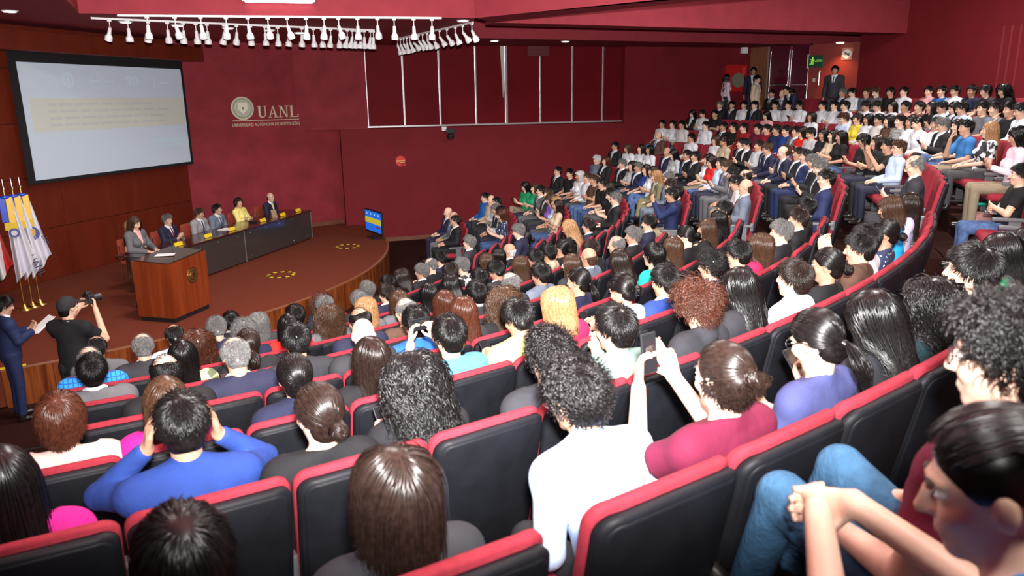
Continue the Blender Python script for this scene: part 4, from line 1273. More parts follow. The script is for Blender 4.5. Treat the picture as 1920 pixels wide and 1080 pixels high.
FEMALE = set('lwbpuCha')
VARIANTS = [('lap', 0, 0), ('lap', 12, 6), ('lap', -10, 2), ('fold', 0, 0), ('phone', 0, 22), ('write', -6, 16), ('lap', 0, 8)]
def article(w): return ('an ' if w[0] in 'aeiou' else 'a ') + w
def parse(l):
    t = l.split(); s = dict(x=float(t[0]), y=float(t[1]), hair=t[2], hc=t[3], top=t[4], tc=t[5])
    for e in t[6:]:
        k, _, v = e.partition('='); s[k] = v or True
    s['female'] = t[2] in FEMALE and t[3] != 'x'
    r = random.Random(int(s['x'] * 7 + s['y'] * 131))
    p = s.get('pose'); v = r.choice(VARIANTS)
    if p: s['yaw'], s['pit'] = {'phone': (0, 22), 'head': (0, 14), 'fwd': (8, 12), 'photo': (0, 4), 'chin': (6, 4)}.get(p, (0, 0))
    else: s['pose'], s['yaw'], s['pit'] = v
    s['skin'] = r.choice(SKINS); s['tie'] = bool(s.get('tie')) or (t[4] == 'j' and not s['female'] and r.random() < .55)
    s['tiecol'] = r.choice([(.02, .03, .10), (.10, .01, .02), (.02, .02, .025), (.30, .31, .34), (.05, .10, .30)])
    s['legs'] = 'cross' if r.random() < .15 else 'flat'
    if t[4] != 'j':
        s['jeans'] = r.random() < .45
        s['trousers'] = r.choice([(.04, .07, .16), (.07, .12, .26)]) if s['jeans'] else r.choice([(.018, .018, .022), (.02, .022, .045), (.06, .06, .065), (.24, .19, .13)])
    s['r'] = r
    return s
def hairword(s): return STYLEWORD[s['hair']] % HAIRWORD[s['hc']]
def wears(s):
    c = COLWORD.get(s['tc'], s['tc']); return c + ' ' + CLOTHWORD[s['top']]
def solve(s, rad, zf, a0, a1, sc=1.0, dz=0.0):
    """angle along a row at which the person's head lies nearest its sight line; rad(angle) is the radius of the chair back"""
    J = pose_joints(s['pose'], s['female'], s.get('lean'), 0, 0)
    hy, hz = J['HC'][1] * sc + .30, J['HC'][2] * sc + dz + float(s.get('up', 0))
    best = None
    for a in np.linspace(a0, a1, 700):
        p = pol(rad(a) - hy, a)
        if p[1] < .35: continue
        x, y = proj((p[0], p[1], zf + hz)); e = math.hypot(x - s['x'], (y - s['y']) * .8)
        if best is None or e < best[0]: best = (e, a)
    return best
def spread(items, rad, gap=.47, lo=-90):
    """keep neighbours in a row at least a seat apart"""
    items.sort(key=lambda s: s['ang'])
    for _ in range(60):
        for p, q in zip(items[:-1], items[1:]):
            d = math.radians(q['ang'] - p['ang']) * rad(p['ang'])
            if d < gap: e = math.degrees((gap - d) / 2 / rad(p['ang'])) * .6; p['ang'] -= e; q['ang'] += e
            if p['ang'] < lo: p['ang'] = lo
USED = {}
def phone(loc, M, label):
    t = thing('mobile_phone', label, 'phone'); t.matrix_world = Matrix.Translation(loc) @ M.to_4x4()
    MB().box((0, 0, 0), (.074, .009, .150), bev=.004).build('phone_case', M_BLACK, t)
    MB().box((0, -.0052, 0), (.068, .001, .140)).build('screen', mat('dark_screen', (.01, .011, .013), .08, spec=.8), t)
    MB().box((.022, .0055, .055), (.020, .003, .026), bev=.001).build('camera_bump', M_GLASSDK, t)
    return t
POSEWORD = {'fold': 'arms folded', 'phone': 'using phone', 'photo': 'filming', 'chin': 'hand raised', 'head': 'hands on head', 'write': 'looking down', 'fwd': 'leaning forward'}
def seat_person(s, rad, zf, where, group, lod, hairlod=None, sc=1.0, dz=0.0):
    a = s['ang']; p = pol(rad(a), a); rz = face_rot(*p)
    short = 'person with %s in %s' % (hairword(s), wears(s))
    lab = 'person with %s%s in %s, %s' % (hairword(s), ' and glasses' if s.get('glasses') else '', wears(s), where)
    pw = POSEWORD.get(s['pose'], '')
    if pw and len((lab + ' ' + pw).split()) <= 16: lab = lab + ', ' + pw
    sc += float(s.get('up', 0)) / 1.19
    q = Vector((p[0], p[1], zf + dz)) + Matrix.Rotation(rz, 3, 'Z') @ Vector((0, .30, 0))
    t, J = person(q, rz, s, lab, group, lod, sc, hairlod)
    if s['pose'] in ('photo', 'phone'):
        m = (np.array(J['W'][0]) + np.array(J['W'][1])) / 2 + (np.array(J['hd'][0]) + np.array(J['hd'][1])) * .055 + J['fw'] * .015
        Mx = Matrix.Rotation(rz, 4, 'Z'); tilt = Matrix.Rotation(math.radians(-8 if s['pose'] == 'photo' else -38), 3, 'X')
        if s['pose'] == 'photo' and s['x'] == 845: tilt = tilt @ Matrix.Rotation(math.pi / 2, 3, 'Y')
        phone(q + Mx.to_3x3() @ Vector(m * sc), Mx.to_3x3() @ tilt, 'phone in hands of %s' % short)['group'] = 'phones held by the audience'
    return t
def seats_for(row, rad, zf, where, pitch=.56, extra=(), lo=-90):
    """a seat under every person, empty seats in the gaps, all at least a seat apart"""
    C = [dict(ang=s['ang'], lab='black-backed red seat holding person with %s in %s' % (hairword(s), wears(s)), grp='occupied seats') for s in row]
    E = []
    for p, q in zip(row[:-1], row[1:]):
        d = math.radians(q['ang'] - p['ang']) * rad(p['ang']); n = int(d / pitch + .12) - 1
        if d > 6: continue
        for i in range(n): E.append(p['ang'] + (q['ang'] - p['ang']) * (i + 1) / (n + 1))
    C += [dict(ang=a, lab='empty black-backed auditorium seat with red cushion, ' + where, grp='empty seats, ' + where) for a in list(E) + list(extra)]
    spread(C, rad, .52, lo)
    for i, c in enumerate(C):
        p = pol(rad(c['ang']), c['ang']); chair((p[0], p[1], zf), face_rot(*p), c['lab'], c['grp'], i == len(C) - 1)
near = [parse(l) for l in NEAR.strip().splitlines()]
FIT = {0: (.95, -.03), 1: (.97, -.02), 2: (.985, -.01)}
for s in near:
    best = None
    for k in range(0, 9):
        b = solve(s, lambda a: r_near(k), z_near(k), NEAR_A0 + .8, -12.5, *FIT.get(k, (1.0, 0.0)))
        if b and (best is None or b[0] < best[0]): best = (b[0], k, b[1])
    s['k'], s['ang'] = best[1], best[2]
for k in range(0, 9):
    row = [s for s in near if s['k'] == k]; rad = lambda a, k=k: r_near(k)
    if not row: continue
    spread(row, rad, .40 if k < 2 else .43)
    where = 'rear near rows' if k <= 2 else 'middle near rows' if k <= 5 else 'rows beside stage'
    sc, dz = FIT.get(k, (1.0, 0.0))
    for s in row: seat_person(s, rad, z_near(k), where, 'audience, ' + where, 'hero' if k <= 0 else 'hi' if k <= 2 else 'lo', 'hi', sc, dz)
    seats_for(row, rad, z_near(k), where, lo=-61.9)
far = [parse(l) for l in FAR.strip().splitlines()]
for s in far:
    best = None
    for i, kk in enumerate(FAR_K):
        b = solve(s, lambda a: r_far(kk, a), z_far(kk), -24, 34)
        if best is None or b[0] < best[0]: best = (b[0], i, b[1])
    s['k'], s['ang'] = best[1], best[2]
for i, kk in enumerate(FAR_K):
    row = [s for s in far if s['k'] == i]; rad = lambda a, kk=kk: r_far(kk, a)
    if not row: continue
    spread(row, rad, .45)
    where = 'far front rows' if i <= 3 else 'far middle rows' if i <= 6 else 'far top rows'
    for s in row: seat_person(s, rad, z_far(kk), where, 'audience, ' + where, 'lo')
    seats_for(row, rad, z_far(kk), where)
# ================================================================== TWO PEOPLE BESIDE THE CAMERA
def near_guest(x, y, rz, spec, label, seat_label):
    zf = z_near(-1); t, J = person((x, y, zf), rz, spec, label, 'audience beside the camera', 'hero', 1.0, 'hi')
    back = Vector((x, y, zf)) + Matrix.Rotation(rz, 3, 'Z') @ Vector((0, -.30, 0))
    chair(tuple(back), rz, seat_label, 'occupied seats', True)
    return t
hx = at(1868, 690, 3.54); hy_ = at(1862, 925, z_near(-1) + 1.09)
J1 = pose_joints('lap', False); J2 = pose_joints('knees', False)
rzg = .60; o1 = Matrix.Rotation(rzg, 3, 'Z') @ Vector(J1['HC'])
near_guest(hx[0] - o1.x + .02, hx[1] - o1.y, rzg, dict(hair='c', hc='k', top='t', tc='maroon', pose='lap', legs='up', yaw=14, pit=6, glasses=True, skin=SKINS[4], jeans=True, trousers=(.045, .12, .22)),
           'person with curly black hair, glasses, maroon top and blue jeans, knees drawn up', 'red seat holding person in maroon top and blue jeans')
rzc = .30; o2 = Matrix.Rotation(rzc, 3, 'Z') @ Vector(J2['HC'])
near_guest(hy_[0] - o2.x, hy_[1] - o2.y, rzc, dict(hair='f', hc='k', top='t', tc='denim', pose='knees', legs='mid', yaw=48, pit=14, skin=SKINS[4], trousers=(.62, .62, .60)),
           'person in denim blue top leaning forward with clasped hands, white trousers', 'red seat holding person with clasped hands')

# ================================================================== STAGE FURNITURE
tdir = np.array([.244, .970]); tn = np.array([.970, -.244]); T0 = np.array([-6.77, 13.70]); TL = 6.07
FT = frame((*T0, Z_STAGE), tdir)           # x along the table, y towards the audience
tb = thing('panel_table', 'long dark wooden panel table with smoked glass front panels on the stage', 'table')
tb.matrix_world = FT
MB().box((TL / 2, -.37, .74), (TL + .04, .78, .035), bev=.006).build('table_top', M_DKWOOD, tb)
for i in range(2):
    x0 = i * TL / 2; p = MB().box((x0 + TL / 4, .0, .375), (TL / 2 - .012, .014, .68), bev=.003).build('glass_panel', M_GLASSDK, tb)
    for bx in (.25, .9, 1.5, 2.1, 2.8):
        for bz in (.12, .64):
            MB().cyl((x0 + bx, .004, bz), (x0 + bx, .018, bz), .014, n=12).build('standoff_bolt', M_STEEL, p, True)
for x in (0, TL / 2, TL): MB().box((x, .0, .37), (.014, .03, .72)).build('metal_strip', M_ALU, tb)
for x in (.15, TL / 2, TL - .15): MB().box((x, -.4, .365), (.05, .5, .72)).build('leg_panel', M_DKWOOD, tb)
# presenters at the table
def at_table(s, back): p = T0 + tdir * s - tn * back; return p
rzt = math.atan2(tn[1], tn[0]) - math.pi / 2
M_CHAIRO = mat('orange_red_fabric', (.30, .045, .02), .8, bump=.2, bscale=120)
def stage_chair(p, label):
    t = thing('conference_chair', label, 'chair', (p[0], p[1], Z_STAGE), rzt, 'chairs behind the table')
    MB().box((0, .02, .46), (.46, .46, .07), bev=.025).build('seat', M_CHAIRO, t, True)
    MB().box((0, -.225, .72), (.45, .06, .40), bev=.025).build('backrest', M_CHAIRO, t, True)
    for x in (-.22, .22):
        for y in (-.2, .2): MB().cyl((x, y, 0), (x, y, .45 if y > 0 else .80), .011, n=8).build('leg', M_STEEL, t, True)
PRES = [(5.52, .90, dict(hair='D', hc='n', top='j', tc='navy', pose='write', yaw=-14, pit=0, tie=True, tiecol=(.72, .55, .05), glasses=True, skin=SKINS[2]), 'bald presenter in navy suit with yellow tie and glasses at the table', 'yellow tie'),
        (4.41, .92, dict(hair='h', hc='d', top='k', tc='yellow', pose='fold', yaw=-20, pit=0, female=True, skin=SKINS[0]), 'presenter with cropped dark hair in yellow jacket at the table', 'yellow jacket'),
        (3.35, .95, dict(hair='s', hc='d', top='j', tc='slate', pose='write', yaw=10, pit=0, tie=True, tiecol=(.04, .05, .09), skin=SKINS[1]), 'presenter in slate grey suit and dark tie, reaching over the table', 'slate grey suit'),
        (2.70, .95, dict(hair='s', hc='n', top='j', tc='grey', pose='write', yaw=4, pit=16, tie=True, tiecol=(.02, .03, .10), glasses=True, skin=SKINS[1]), 'presenter in light grey suit and glasses looking down at papers', 'light grey suit'),
        (1.71, .92, dict(hair='s', hc='g', top='j', tc='navy', pose='phone', yaw=-6, pit=4, tie=True, tiecol=(.25, .01, .02), skin=SKINS[0]), 'presenter with grey hair in navy suit and red tie at the table', 'navy suit and red tie'),
        (.85, 1.0, dict(hair='b', hc='y', top='t', tc='black', pose='lap', yaw=8, pit=4, female=True, skin=SKINS[2]), 'person with blonde bob in black seated behind the lectern speaker', 'blonde bob')]
CLOTHCOL['grey1'] = (.26, .26, .27)
for s, bk, sp, lab, sh in PRES:
    p = at_table(s, bk)
    if 'light grey' in lab: sp['tc'] = 'grey1'
    if 'yellow jacket' in lab: CLOTHCOL['lemon'] = (.78, .68, .22); sp['tc'] = 'lemon'
    person((p[0], p[1], Z_STAGE), rzt, sp, lab, None, 'hi', .99, 'hi')
    q = p - tn * .02; stage_chair(q, 'orange-red chair under the presenter with %s' % sh)
ZT = Z_STAGE + .758
def plate(s, f, name, lab):
    p = T0 + tdir * s - tn * f
    t = thing('name_plate', lab, 'name plate', (p[0], p[1], ZT), rzt)
    MB().prism([(-.12, .03), (.12, .03), (.12, -.03), (-.12, -.03)], 0, .006).build('base', M_CLEAR, t)
    b = MB(); b.box((0, 0, 0), (.24, .005, .075), M=Matrix.Translation((0, .012, .042)) @ Matrix.Rotation(math.radians(18), 4, 'X')); b.build('yellow_card', M_YELLOW, t)
for s, sh in ((1.05, 'closest to the lectern'), (2.0, 'before the grey-haired presenter'), (2.85, 'before the light grey suit'), (4.1, 'before the yellow jacket'), (5.0, 'before the bald presenter'), (5.75, 'at the empty end of the table')):
    plate(s, .18, '', 'yellow name plate card on the table, ' + sh)
t = thing('paper_sheets', 'white papers lying before the light grey suited presenter', 'paper', (*(T0 + tdir * 3.0 - tn * .42), ZT), rzt)
MB().box((0, 0, .003), (.30, .22, .005), .2).build('sheet', M_PAPER, t); MB().box((.05, .02, .008), (.30, .22, .004), -.1).build('sheet', M_PAPER, t)
t = thing('table_microphone', 'black gooseneck microphone on the table before the yellow jacket', 'microphone', (*(T0 + tdir * 3.95 - tn * .35), ZT), rzt)
MB().box((0, 0, .02), (.13, .16, .04), bev=.01).build('base', M_BLACK, t); MB().tube([(0, .05, .04), (0, .02, .16), (0, -.10, .24)], .006).build('gooseneck', M_BLACK, t, True)
for s, sh in ((1.45, 'beside the grey-haired presenter'), (2.35, 'between two grey suits'), (4.75, 'beside the bald presenter')):
    p = T0 + tdir * s - tn * .35; t = thing('water_glass', 'clear glass of water on the table ' + sh, 'glass', (*p, ZT))
    MB().cyl((0, 0, 0), (0, 0, .11), .028, .034, 16, True).build('tumbler', M_CLEAR, t, True)
p = T0 + tdir * 4.72 - tn * .22; t = thing('tent_card', 'folded brown card standing on the table before the bald presenter', 'card', (*p, ZT), rzt)
MB().box((0, 0, .10), (.012, .14, .20), M=Matrix.Rotation(.25, 4, 'Y')).build('card', mat('kraft_card', (.45, .30, .20), .7), t)

# ---- lectern
PL, PF, PR = np.array([-6.26, 12.04]), np.array([-5.57, 11.85]), np.array([-5.35, 12.81]); PB = PL + PR - PF
lec = thing('lectern', 'large reddish wooden lectern with a round gold seal on one face', 'lectern', (*PF, Z_STAGE))
rel = lambda p: tuple(np.array(p) - PF)
cen = (PL + PF + PR + PB) / 4
def shrink(p, f): return tuple((np.array(p) - cen) * f + cen - PF)
poly = [rel(PL), rel(PF), rel(PR), rel(PB)]
MB().prism([shrink(p, .93) for p in (PL, PF, PR, PB)], 0, .09).build('plinth', M_BLACK, lec)
b = MB(); top = [1.02, .99, 1.04, 1.07]; bm = b.bm
lo = [bm.verts.new((*p, .085)) for p in poly]; hi = [bm.verts.new((*shrink(q, 1.02), z)) for q, z in zip((PL, PF, PR, PB), top)]
bm.faces.new(lo[::-1]); bm.faces.new(hi)
for i in range(4): bm.faces.new((lo[i], lo[(i + 1) % 4], hi[(i + 1) % 4], hi[i]))
b.build('cabinet', M_CHERRY, lec)
b = MB(); lo = [b.bm.verts.new((*shrink(q, .95), z + .004)) for q, z in zip((PL, PF, PR, PB), top)]; hi = [b.bm.verts.new((*shrink(q, .95), z + .022)) for q, z in zip((PL, PF, PR, PB), top)]
b.bm.faces.new(lo[::-1]); b.bm.faces.new(hi)
for i in range(4): b.bm.faces.new((lo[i], lo[(i + 1) % 4], hi[(i + 1) % 4], hi[i]))
b.build('reading_top', M_DKWOOD, lec)
FRF = frame((0, 0, 0), PR - PF)
for r, d_, m_ in ((.135, .012, M_GOLD), (.118, .016, mat('seal_bronze', (.20, .13, .05), .4, .7)), (.080, .020, M_GOLD), (.066, .024, mat('seal_bronze'))):
    MB().cyl(tuple(FRF @ Vector((.56, .0, .70))), tuple(FRF @ Vector((.56, d_, .70))), r, n=40).build('seal_disc', m_, lec, True)
MB().prism([(-.035, .04), (.035, .04), (.035, -.01), (0, -.045), (-.035, -.01)], 0, .006).build('seal_shield', M_GOLD, lec).matrix_local = FRF @ Matrix.Translation((.56, .025, .70)) @ Matrix.Rotation(-math.pi / 2, 4, 'X') @ Matrix.Scale(-1, 4, (0, 1, 0))
pp = (PL * .55 + PR * .45); t = thing('speech_papers', 'white speech papers lying on the lectern top', 'paper', (pp[0], pp[1], Z_STAGE + 1.056), .2)
MB().box((0, 0, .004), (.30, .21, .004)).build('sheet', M_PAPER, t)
t = thing('lectern_microphone', 'slim black gooseneck microphone rising from the lectern', 'microphone', (pp[0] + .08, pp[1] + .12, Z_STAGE + 1.06))
MB().tube([(0, 0, -.01), (0, 0, .16), (-.05, .04, .30)], .006).build('gooseneck', M_BLACK, t, True); MB().ball((-.06, .05, .315), .018).build('capsule', M_BLACK, t, True)
person((-6.60, 12.92, Z_STAGE), rzt, dict(hair='w', hc='n', top='j', tc='grey', shirt=(.72, .38, .36), pose='write', stand=True, female=True, yaw=-8, pit=18, lean=4, skin=SKINS[0], trousers=(.03, .03, .035)),
       'speaker with long wavy brown hair in grey blazer reading at the lectern', None, 'hi', .97, 'hi')

# ---- floor warning marks on the stage
for px in ((527, 515), (652, 462)):
    p = at(*px, Z_STAGE); t = thing('floor_marking', 'dashed yellow and black tape ring on the stage carpet', 'floor marking', (p[0], p[1], Z_STAGE + .001), 0, 'tape rings on the stage')
    n = 20
    for i in range(n):
        a0, a1 = 2 * math.pi * i / n, 2 * math.pi * (i + 1) / n
        MB().prism([(.30 * math.cos(a0), .30 * math.sin(a0)), (.30 * math.cos(a1), .30 * math.sin(a1)), (.235 * math.cos(a1), .235 * math.sin(a1)), (.235 * math.cos(a0), .235 * math.sin(a0))], 0, .004).build('tape_piece', M_YELLOW if i % 2 else M_BLACK, t)
# ---- monitor at the stage edge
a, b_2 = at(688, 437, Z_STAGE + .05), at(718, 448, Z_STAGE + .05); d_ = (b_2 - a)[:2]; w = float(np.hypot(*d_))
M_SCRB = mat('slide_blue', (.01, .12, .55), .3, emit=(.01, .13, .62), estr=.7); M_SCRY = mat('slide_yellow', (.4, .36, .03), .3, emit=(.42, .38, .03), estr=.7)
tv = thing('stage_monitor', 'flat black monitor on the stage floor showing a blue slide with yellow band', 'monitor'); tv.matrix_world = frame((*((a + b_2) / 2)[:2], Z_STAGE), d_)
MB().box((0, 0, .43), (w + .06, .05, .62), bev=.008).build('monitor_case', M_BLACK, tv)
MB().box((0, .027, .44), (w - .04, .004, .53)).build('screen', M_SCRB, tv); MB().box((0, .030, .455), (w - .04, .003, .15)).build('slide_band', M_SCRY, tv)
for i, x in enumerate((-.36, -.12, .12, .34)): MB().box((x * w, .030, .63), (.07, .003, .05)).build('slide_logo', mat('slide_logo', (.25, .5, .8), .4, emit=(.25, .5, .8), estr=.6), tv)
MB().box((w * .3, .030, .31), (w * .3, .003, .03)).build('slide_text', mat('slide_red', (.4, .02, .02), .4), tv)
MB().box((0, 0, .015), (w * .5, .26, .03), bev=.01).build('foot', M_BLACK, tv); MB().box((0, 0, .08), (.08, .04, .12)).build('stem', M_BLACK, tv)

# ---- flags
def cloth(w0, w1, h, folds, seed, skew=0.0):
    r = np.random.RandomState(seed); nt, ns = 26, 30; V = []
    for i in range(nt + 1):
        t = i / nt
        for j in range(ns + 1):
            s = j / ns; w = w0 + (w1 - w0) * t ** .8
            x = (s - .35) * w + skew * t; y = math.sin(s * math.pi * folds + seed + t * .8) * (.025 + .05 * t) ; z = -h * t * (1 - .28 * (s - .0) * t) + .02 * math.sin(s * 9)
            V.append((x, y, z))
    idx = np.arange((nt + 1) * (ns + 1)).reshape(nt + 1, ns + 1)
    F = np.stack([idx[:-1, :-1], idx[1:, :-1], idx[1:, 1:], idx[:-1, 1:]], -1).reshape(-1, 4)
    return np.array(V), F
M_FWHITE = mat('white_satin', (.68, .68, .76), .32, bump=.1, bscale=20); M_FRED = mat('red_satin', (.50, .012, .012), .35); M_FGREEN = mat('green_satin', (.005, .10, .03), .35)
M_RIBB = mat('blue_ribbon', (.01, .05, .50), .3); M_RIBY = mat('gold_ribbon', (.80, .48, .02), .35)
def flag(px, kind, lab, seed):
    p = at(*px, Z_STAGE); t = thing('ceremonial_flag', lab, 'flag', (p[0], p[1], Z_STAGE), .58); t.scale = (.93, .93, .93)
    MB().cyl((0, 0, 0), (0, 0, .03), .15, .13, 24).cyl((0, 0, .03), (0, 0, .10), .06, .03, 20).build('base', M_GOLD, t, True)
    MB().cyl((0, 0, .08), (0, 0, 2.30), .019, n=12).build('pole', M_GOLD, t, True)
    MB().cyl((0, 0, 2.30), (0, 0, 2.34), .03, .012, 12).cyl((0, 0, 2.34), (0, 0, 2.50), .016, .002, 10).build('finial', M_STEEL, t, True)
    V, F = cloth(.12, .38, 1.60, 4, seed, .06); V = V + np.array([.02, -.03, 2.12])
    c = obj('flag_cloth', mesh_np('flag_cloth', V, [F], True), M_FWHITE if kind != 'mex' else None, t)
    if kind == 'mex':
        m = D.materials.new('tricolour'); m.use_nodes = True; N = m.node_tree.nodes; L = m.node_tree.links; g = N.new('ShaderNodeTexCoord'); sp = N.new('ShaderNodeSeparateXYZ'); cr = N.new('ShaderNodeValToRGB'); cr.color_ramp.interpolation = 'CONSTANT'
        L.new(g.outputs['Generated'], sp.inputs[0]); L.new(sp.outputs[0], cr.inputs[0]); L.new(cr.outputs[0], N['Principled BSDF'].inputs['Base Color'])
        e = cr.color_ramp.elements; e[0].color = (.005, .10, .03, 1); e[1].position = .36; e[1].color = (.66, .66, .68, 1); q = e.new(.62); q.color = (.50, .012, .012, 1); c.data.materials.append(m)
    for sx, m_, L_2 in ((-1, M_RIBB, .46), (1, M_RIBY, .50)):
        b = MB(); b.box((sx * .055, -.075, 2.02 - L_2 / 2 + .14), (.105, .03, L_2), bev=.008, M=Matrix.Rotation(0, 4, 'Y')); b.build('ribbon_tail', m_, t)
    MB().box((.02, -.082, 1.62), (.20, .03, .14), bev=.005).build('ribbon_fringe', mat('gold_fringe', (.72, .52, .04), .7, bump=.6, bscale=90), t)
    MB().ball((0, -.07, 2.16), .05, 12, (1.7, .7, .7)).build('bow', M_RIBB, t, True)
    return t
flag((4, 594), 'mex', 'green, white and red national flag with gold fringe on a gold pole', 4)
f1 = flag((47, 580), 'w', 'white satin flag with round blue emblem below its ribbons', 1); f2 = flag((62, 575), 'w', 'white satin flag with dark letters between two other white flags', 2); f3 = flag((76, 570), 'w', 'white satin flag with gold and blue crest beside the wooden wall', 3)
MB().cyl((.05, -.10, 1.50), (.05, -.13, 1.50), .085, n=28).build('emblem', mat('emblem_blue', (.02, .04, .25), .4), f1, True); MB().cyl((.05, -.13, 1.50), (.05, -.135, 1.50), .05, n=20).build('emblem_centre', mat('emblem_pale', (.55, .5, .55), .4), f1, True)
text('UANL', .17, .002, mat('flag_letters', (.03, .03, .07), .5), f2, Matrix.Translation((.05, -.16, 1.02)) @ Matrix.Rotation(1.2, 4, 'Y'))
MB().cyl((.06, -.10, 1.42), (.06, -.13, 1.42), .13, n=28).build('crest_ring', mat('emblem_blue'), f3, True); MB().prism([(-.06, .08), (.06, .08), (.06, -.02), (0, -.09), (-.06, -.02)], 0, .01).build('crest_shield', mat('crest_gold', (.55, .30, .02), .45), f3).matrix_local = Matrix.Translation((.06, -.133, 1.42)) @ Matrix.Rotation(math.pi / 2, 4, 'X')

text('elen', .12, .002, mat('flag_letters'), f3, Matrix.Translation((.19, -.15, 1.36)) @ Matrix.Rotation(1.15, 4, 'Y'))
# ---- projection screen
def wpt(x, y): p = onwall(x, y, CORN, dW); return float((p - CORN)[:2] @ dW), p[2]
sx0, sx1 = wpt(17, 230)[0], wpt(340, 230)[0]; sz0, sz1 = (wpt(50, 350)[1] + wpt(352, 303)[1]) / 2, (wpt(17, 103)[1] + wpt(333, 107)[1]) / 2
scr = thing('projection_screen', 'large projection screen with black border hung before the wooden wall', 'screen'); scr.matrix_world = FW
YS = .22
MB().box(((sx0 + sx1) / 2, YS, (sz0 + sz1) / 2), (sx1 - sx0, .012, sz1 - sz0)).build('black_border', mat('screen_black', (.006, .006, .008), .8), scr)
ix0, ix1, iz0, iz1 = sx0 + .17, sx1 - .10, sz0 + .07, sz1 - .22
M_SCREEN = mat('screen_white', (.50, .58, .66), .9, spec=.1, emit=(.50, .60, .74), estr=.10)
MB().box(((ix0 + ix1) / 2, YS + .010, (iz0 + iz1) / 2), (ix1 - ix0, .010, iz1 - iz0)).build('projection_surface', M_SCREEN, scr)
W_, H_ = ix1 - ix0, iz1 - iz0
def sbox(u0, u1, v0, v1, name, col, d=.002, e=.10):
    m_ = mat('slide_' + name, col, .9, emit=col, estr=e)
    return MB().box((ix0 + W_ * (u0 + u1) / 2, YS + .016, iz0 + H_ * (v0 + v1) / 2), (W_ * (u1 - u0), d, H_ * (v1 - v0))).build(name, m_, scr)
sbox(.03, .99, .41, .70, 'yellow_band', (.53, .56, .50)); sbox(.72, .97, .235, .275, 'footer_line', (.48, .61, .68)); sbox(.74, .97, .19, .22, 'footer_line', (.48, .60, .68))
rt = random.Random(3)
for j, v in enumerate((.645, .585, .525, .465)):       # faint lines of washed-out words
    u = .12
    while u < .82 - .06 * (j == 0):
        w_ = rt.uniform(.03, .10); sbox(u, u + w_, v - .011, v + .011, 'faded_word', (.475, .50, .50), .003); u += w_ + .014
M_FAINT = mat('slide_emblem', (.52, .64, .70), .9, spec=.1, emit=(.50, .62, .70), estr=.11)
def ring_at(u, v, r0, r1):
    b = MB(); n = 36
    for i in range(n):
        a0, a1 = 2 * math.pi * i / n, 2 * math.pi * (i + 1) / n
        q = [(r0, a0), (r1, a0), (r1, a1), (r0, a1)]; P = [(ix0 + W_ * u + r * math.cos(a), iz0 + H_ * v + r * math.sin(a)) for r, a in q]
        b.face([(x, YS + .018, z) for x, z in P])
    b.build('slide_emblem', M_FAINT, scr)
ring_at(.25, .86, .10, .15); sbox(.243, .257, .83, .89, 'slide_shield', (.53, .645, .70)); ring_at(.41, .855, .155, .175); sbox(.385, .435, .85, .862, 'slide_logo_bar', (.53, .645, .70)); sbox(.46, .52, .845, .86, 'slide_logo_bar', (.53, .645, .70))
o = text('90', .4, .002, M_FAINT, scr, Matrix.Identity(4)); CO = [v.co.copy() for v in o.data.vertices]; mnx, mxx = min(c.x for c in CO), max(c.x for c in CO); mnz, mxz = min(c.z for c in CO), max(c.z for c in CO)
for v in o.data.vertices: v.co = (ix0 + W_ * (.595 + .085 * (v.co.x - mnx) / (mxx - mnx)), YS + .018 + v.co.y * .5, iz0 + H_ * (.815 + .10 * (v.co.z - mnz) / (mxz - mnz)))
sbox(.785, .793, .79, .91, 'slide_logo_bar', (.53, .645, .70)); sbox(.83, .90, .845, .865, 'slide_logo_bar', (.53, .645, .70))

# ---- wall emblem and lettering
def ppt(x, y): p = onwall(x, y, CORN, dP); return float((p - CORN)[:2] @ dP), p[2]
logo = thing('wall_emblem', 'pale gold university seal and UANL lettering on the red plaster wall', 'sign'); logo.matrix_world = FP
cx_, cz_ = ppt(454, 203)
for r, d_, m_ in ((.30, .03, M_PALEGOLD), (.275, .036, mat('seal_field', (.42, .47, .38), .5)), (.205, .042, M_PALEGOLD), (.195, .046, mat('seal_field'))):
    MB().cyl((cx_, 0, cz_), (cx_, d_, cz_), r, n=48).build('seal_disc', m_, logo, True)
for i in range(34):
    a = 2 * math.pi * i / 34; MB().box((0, 0, 0), (.018, .012, .040), M=Matrix.Translation((cx_ + .238 * math.cos(a), .040, cz_ + .238 * math.sin(a))) @ Matrix.Rotation(math.pi / 2 - a, 4, 'Y')).build('seal_letter', mat('seal_dark', (.22, .18, .10), .5), logo)
sh = MB().prism([(-.12, .14), (.12, .14), (.12, -.03), (0, -.15), (-.12, -.03)], 0, .016).build('shield', mat('shield_gold', (.80, .76, .60), .4, .2), logo); sh.matrix_local = Matrix.Translation((cx_, .046, cz_)) @ Matrix.Rotation(math.pi / 2, 4, 'X') @ Matrix.Scale(-1, 4, (0, 0, 1))
sh2 = MB().prism([(-.095, .115), (.095, .115), (.095, -.02), (0, -.12), (-.095, -.02)], 0, .022).build('shield_field', mat('seal_field'), logo); sh2.matrix_local = sh.matrix_local
MB().ball((cx_, .072, cz_ + .0), .03, 10, (1, .3, 1.2)).build('flame', mat('seal_dark'), logo, True)
u0, z0_ = ppt(481, 221); u1, _ = ppt(560, 219)
def fit(o, x0, x1, z0, zh, flip=True):
    co = np.empty(len(o.data.vertices) * 3); o.data.vertices.foreach_get('co', co); co = co.reshape(-1, 3)
    mn, mx = co.min(0), co.max(0); co[:, 0] = x0 + (co[:, 0] - mn[0]) / (mx[0] - mn[0]) * (x1 - x0); co[:, 2] = z0 + (co[:, 2] - mn[2]) / (mx[2] - mn[2]) * zh; co[:, 1] += .02
    o.data.vertices.foreach_set('co', co.ravel()); o.data.update()
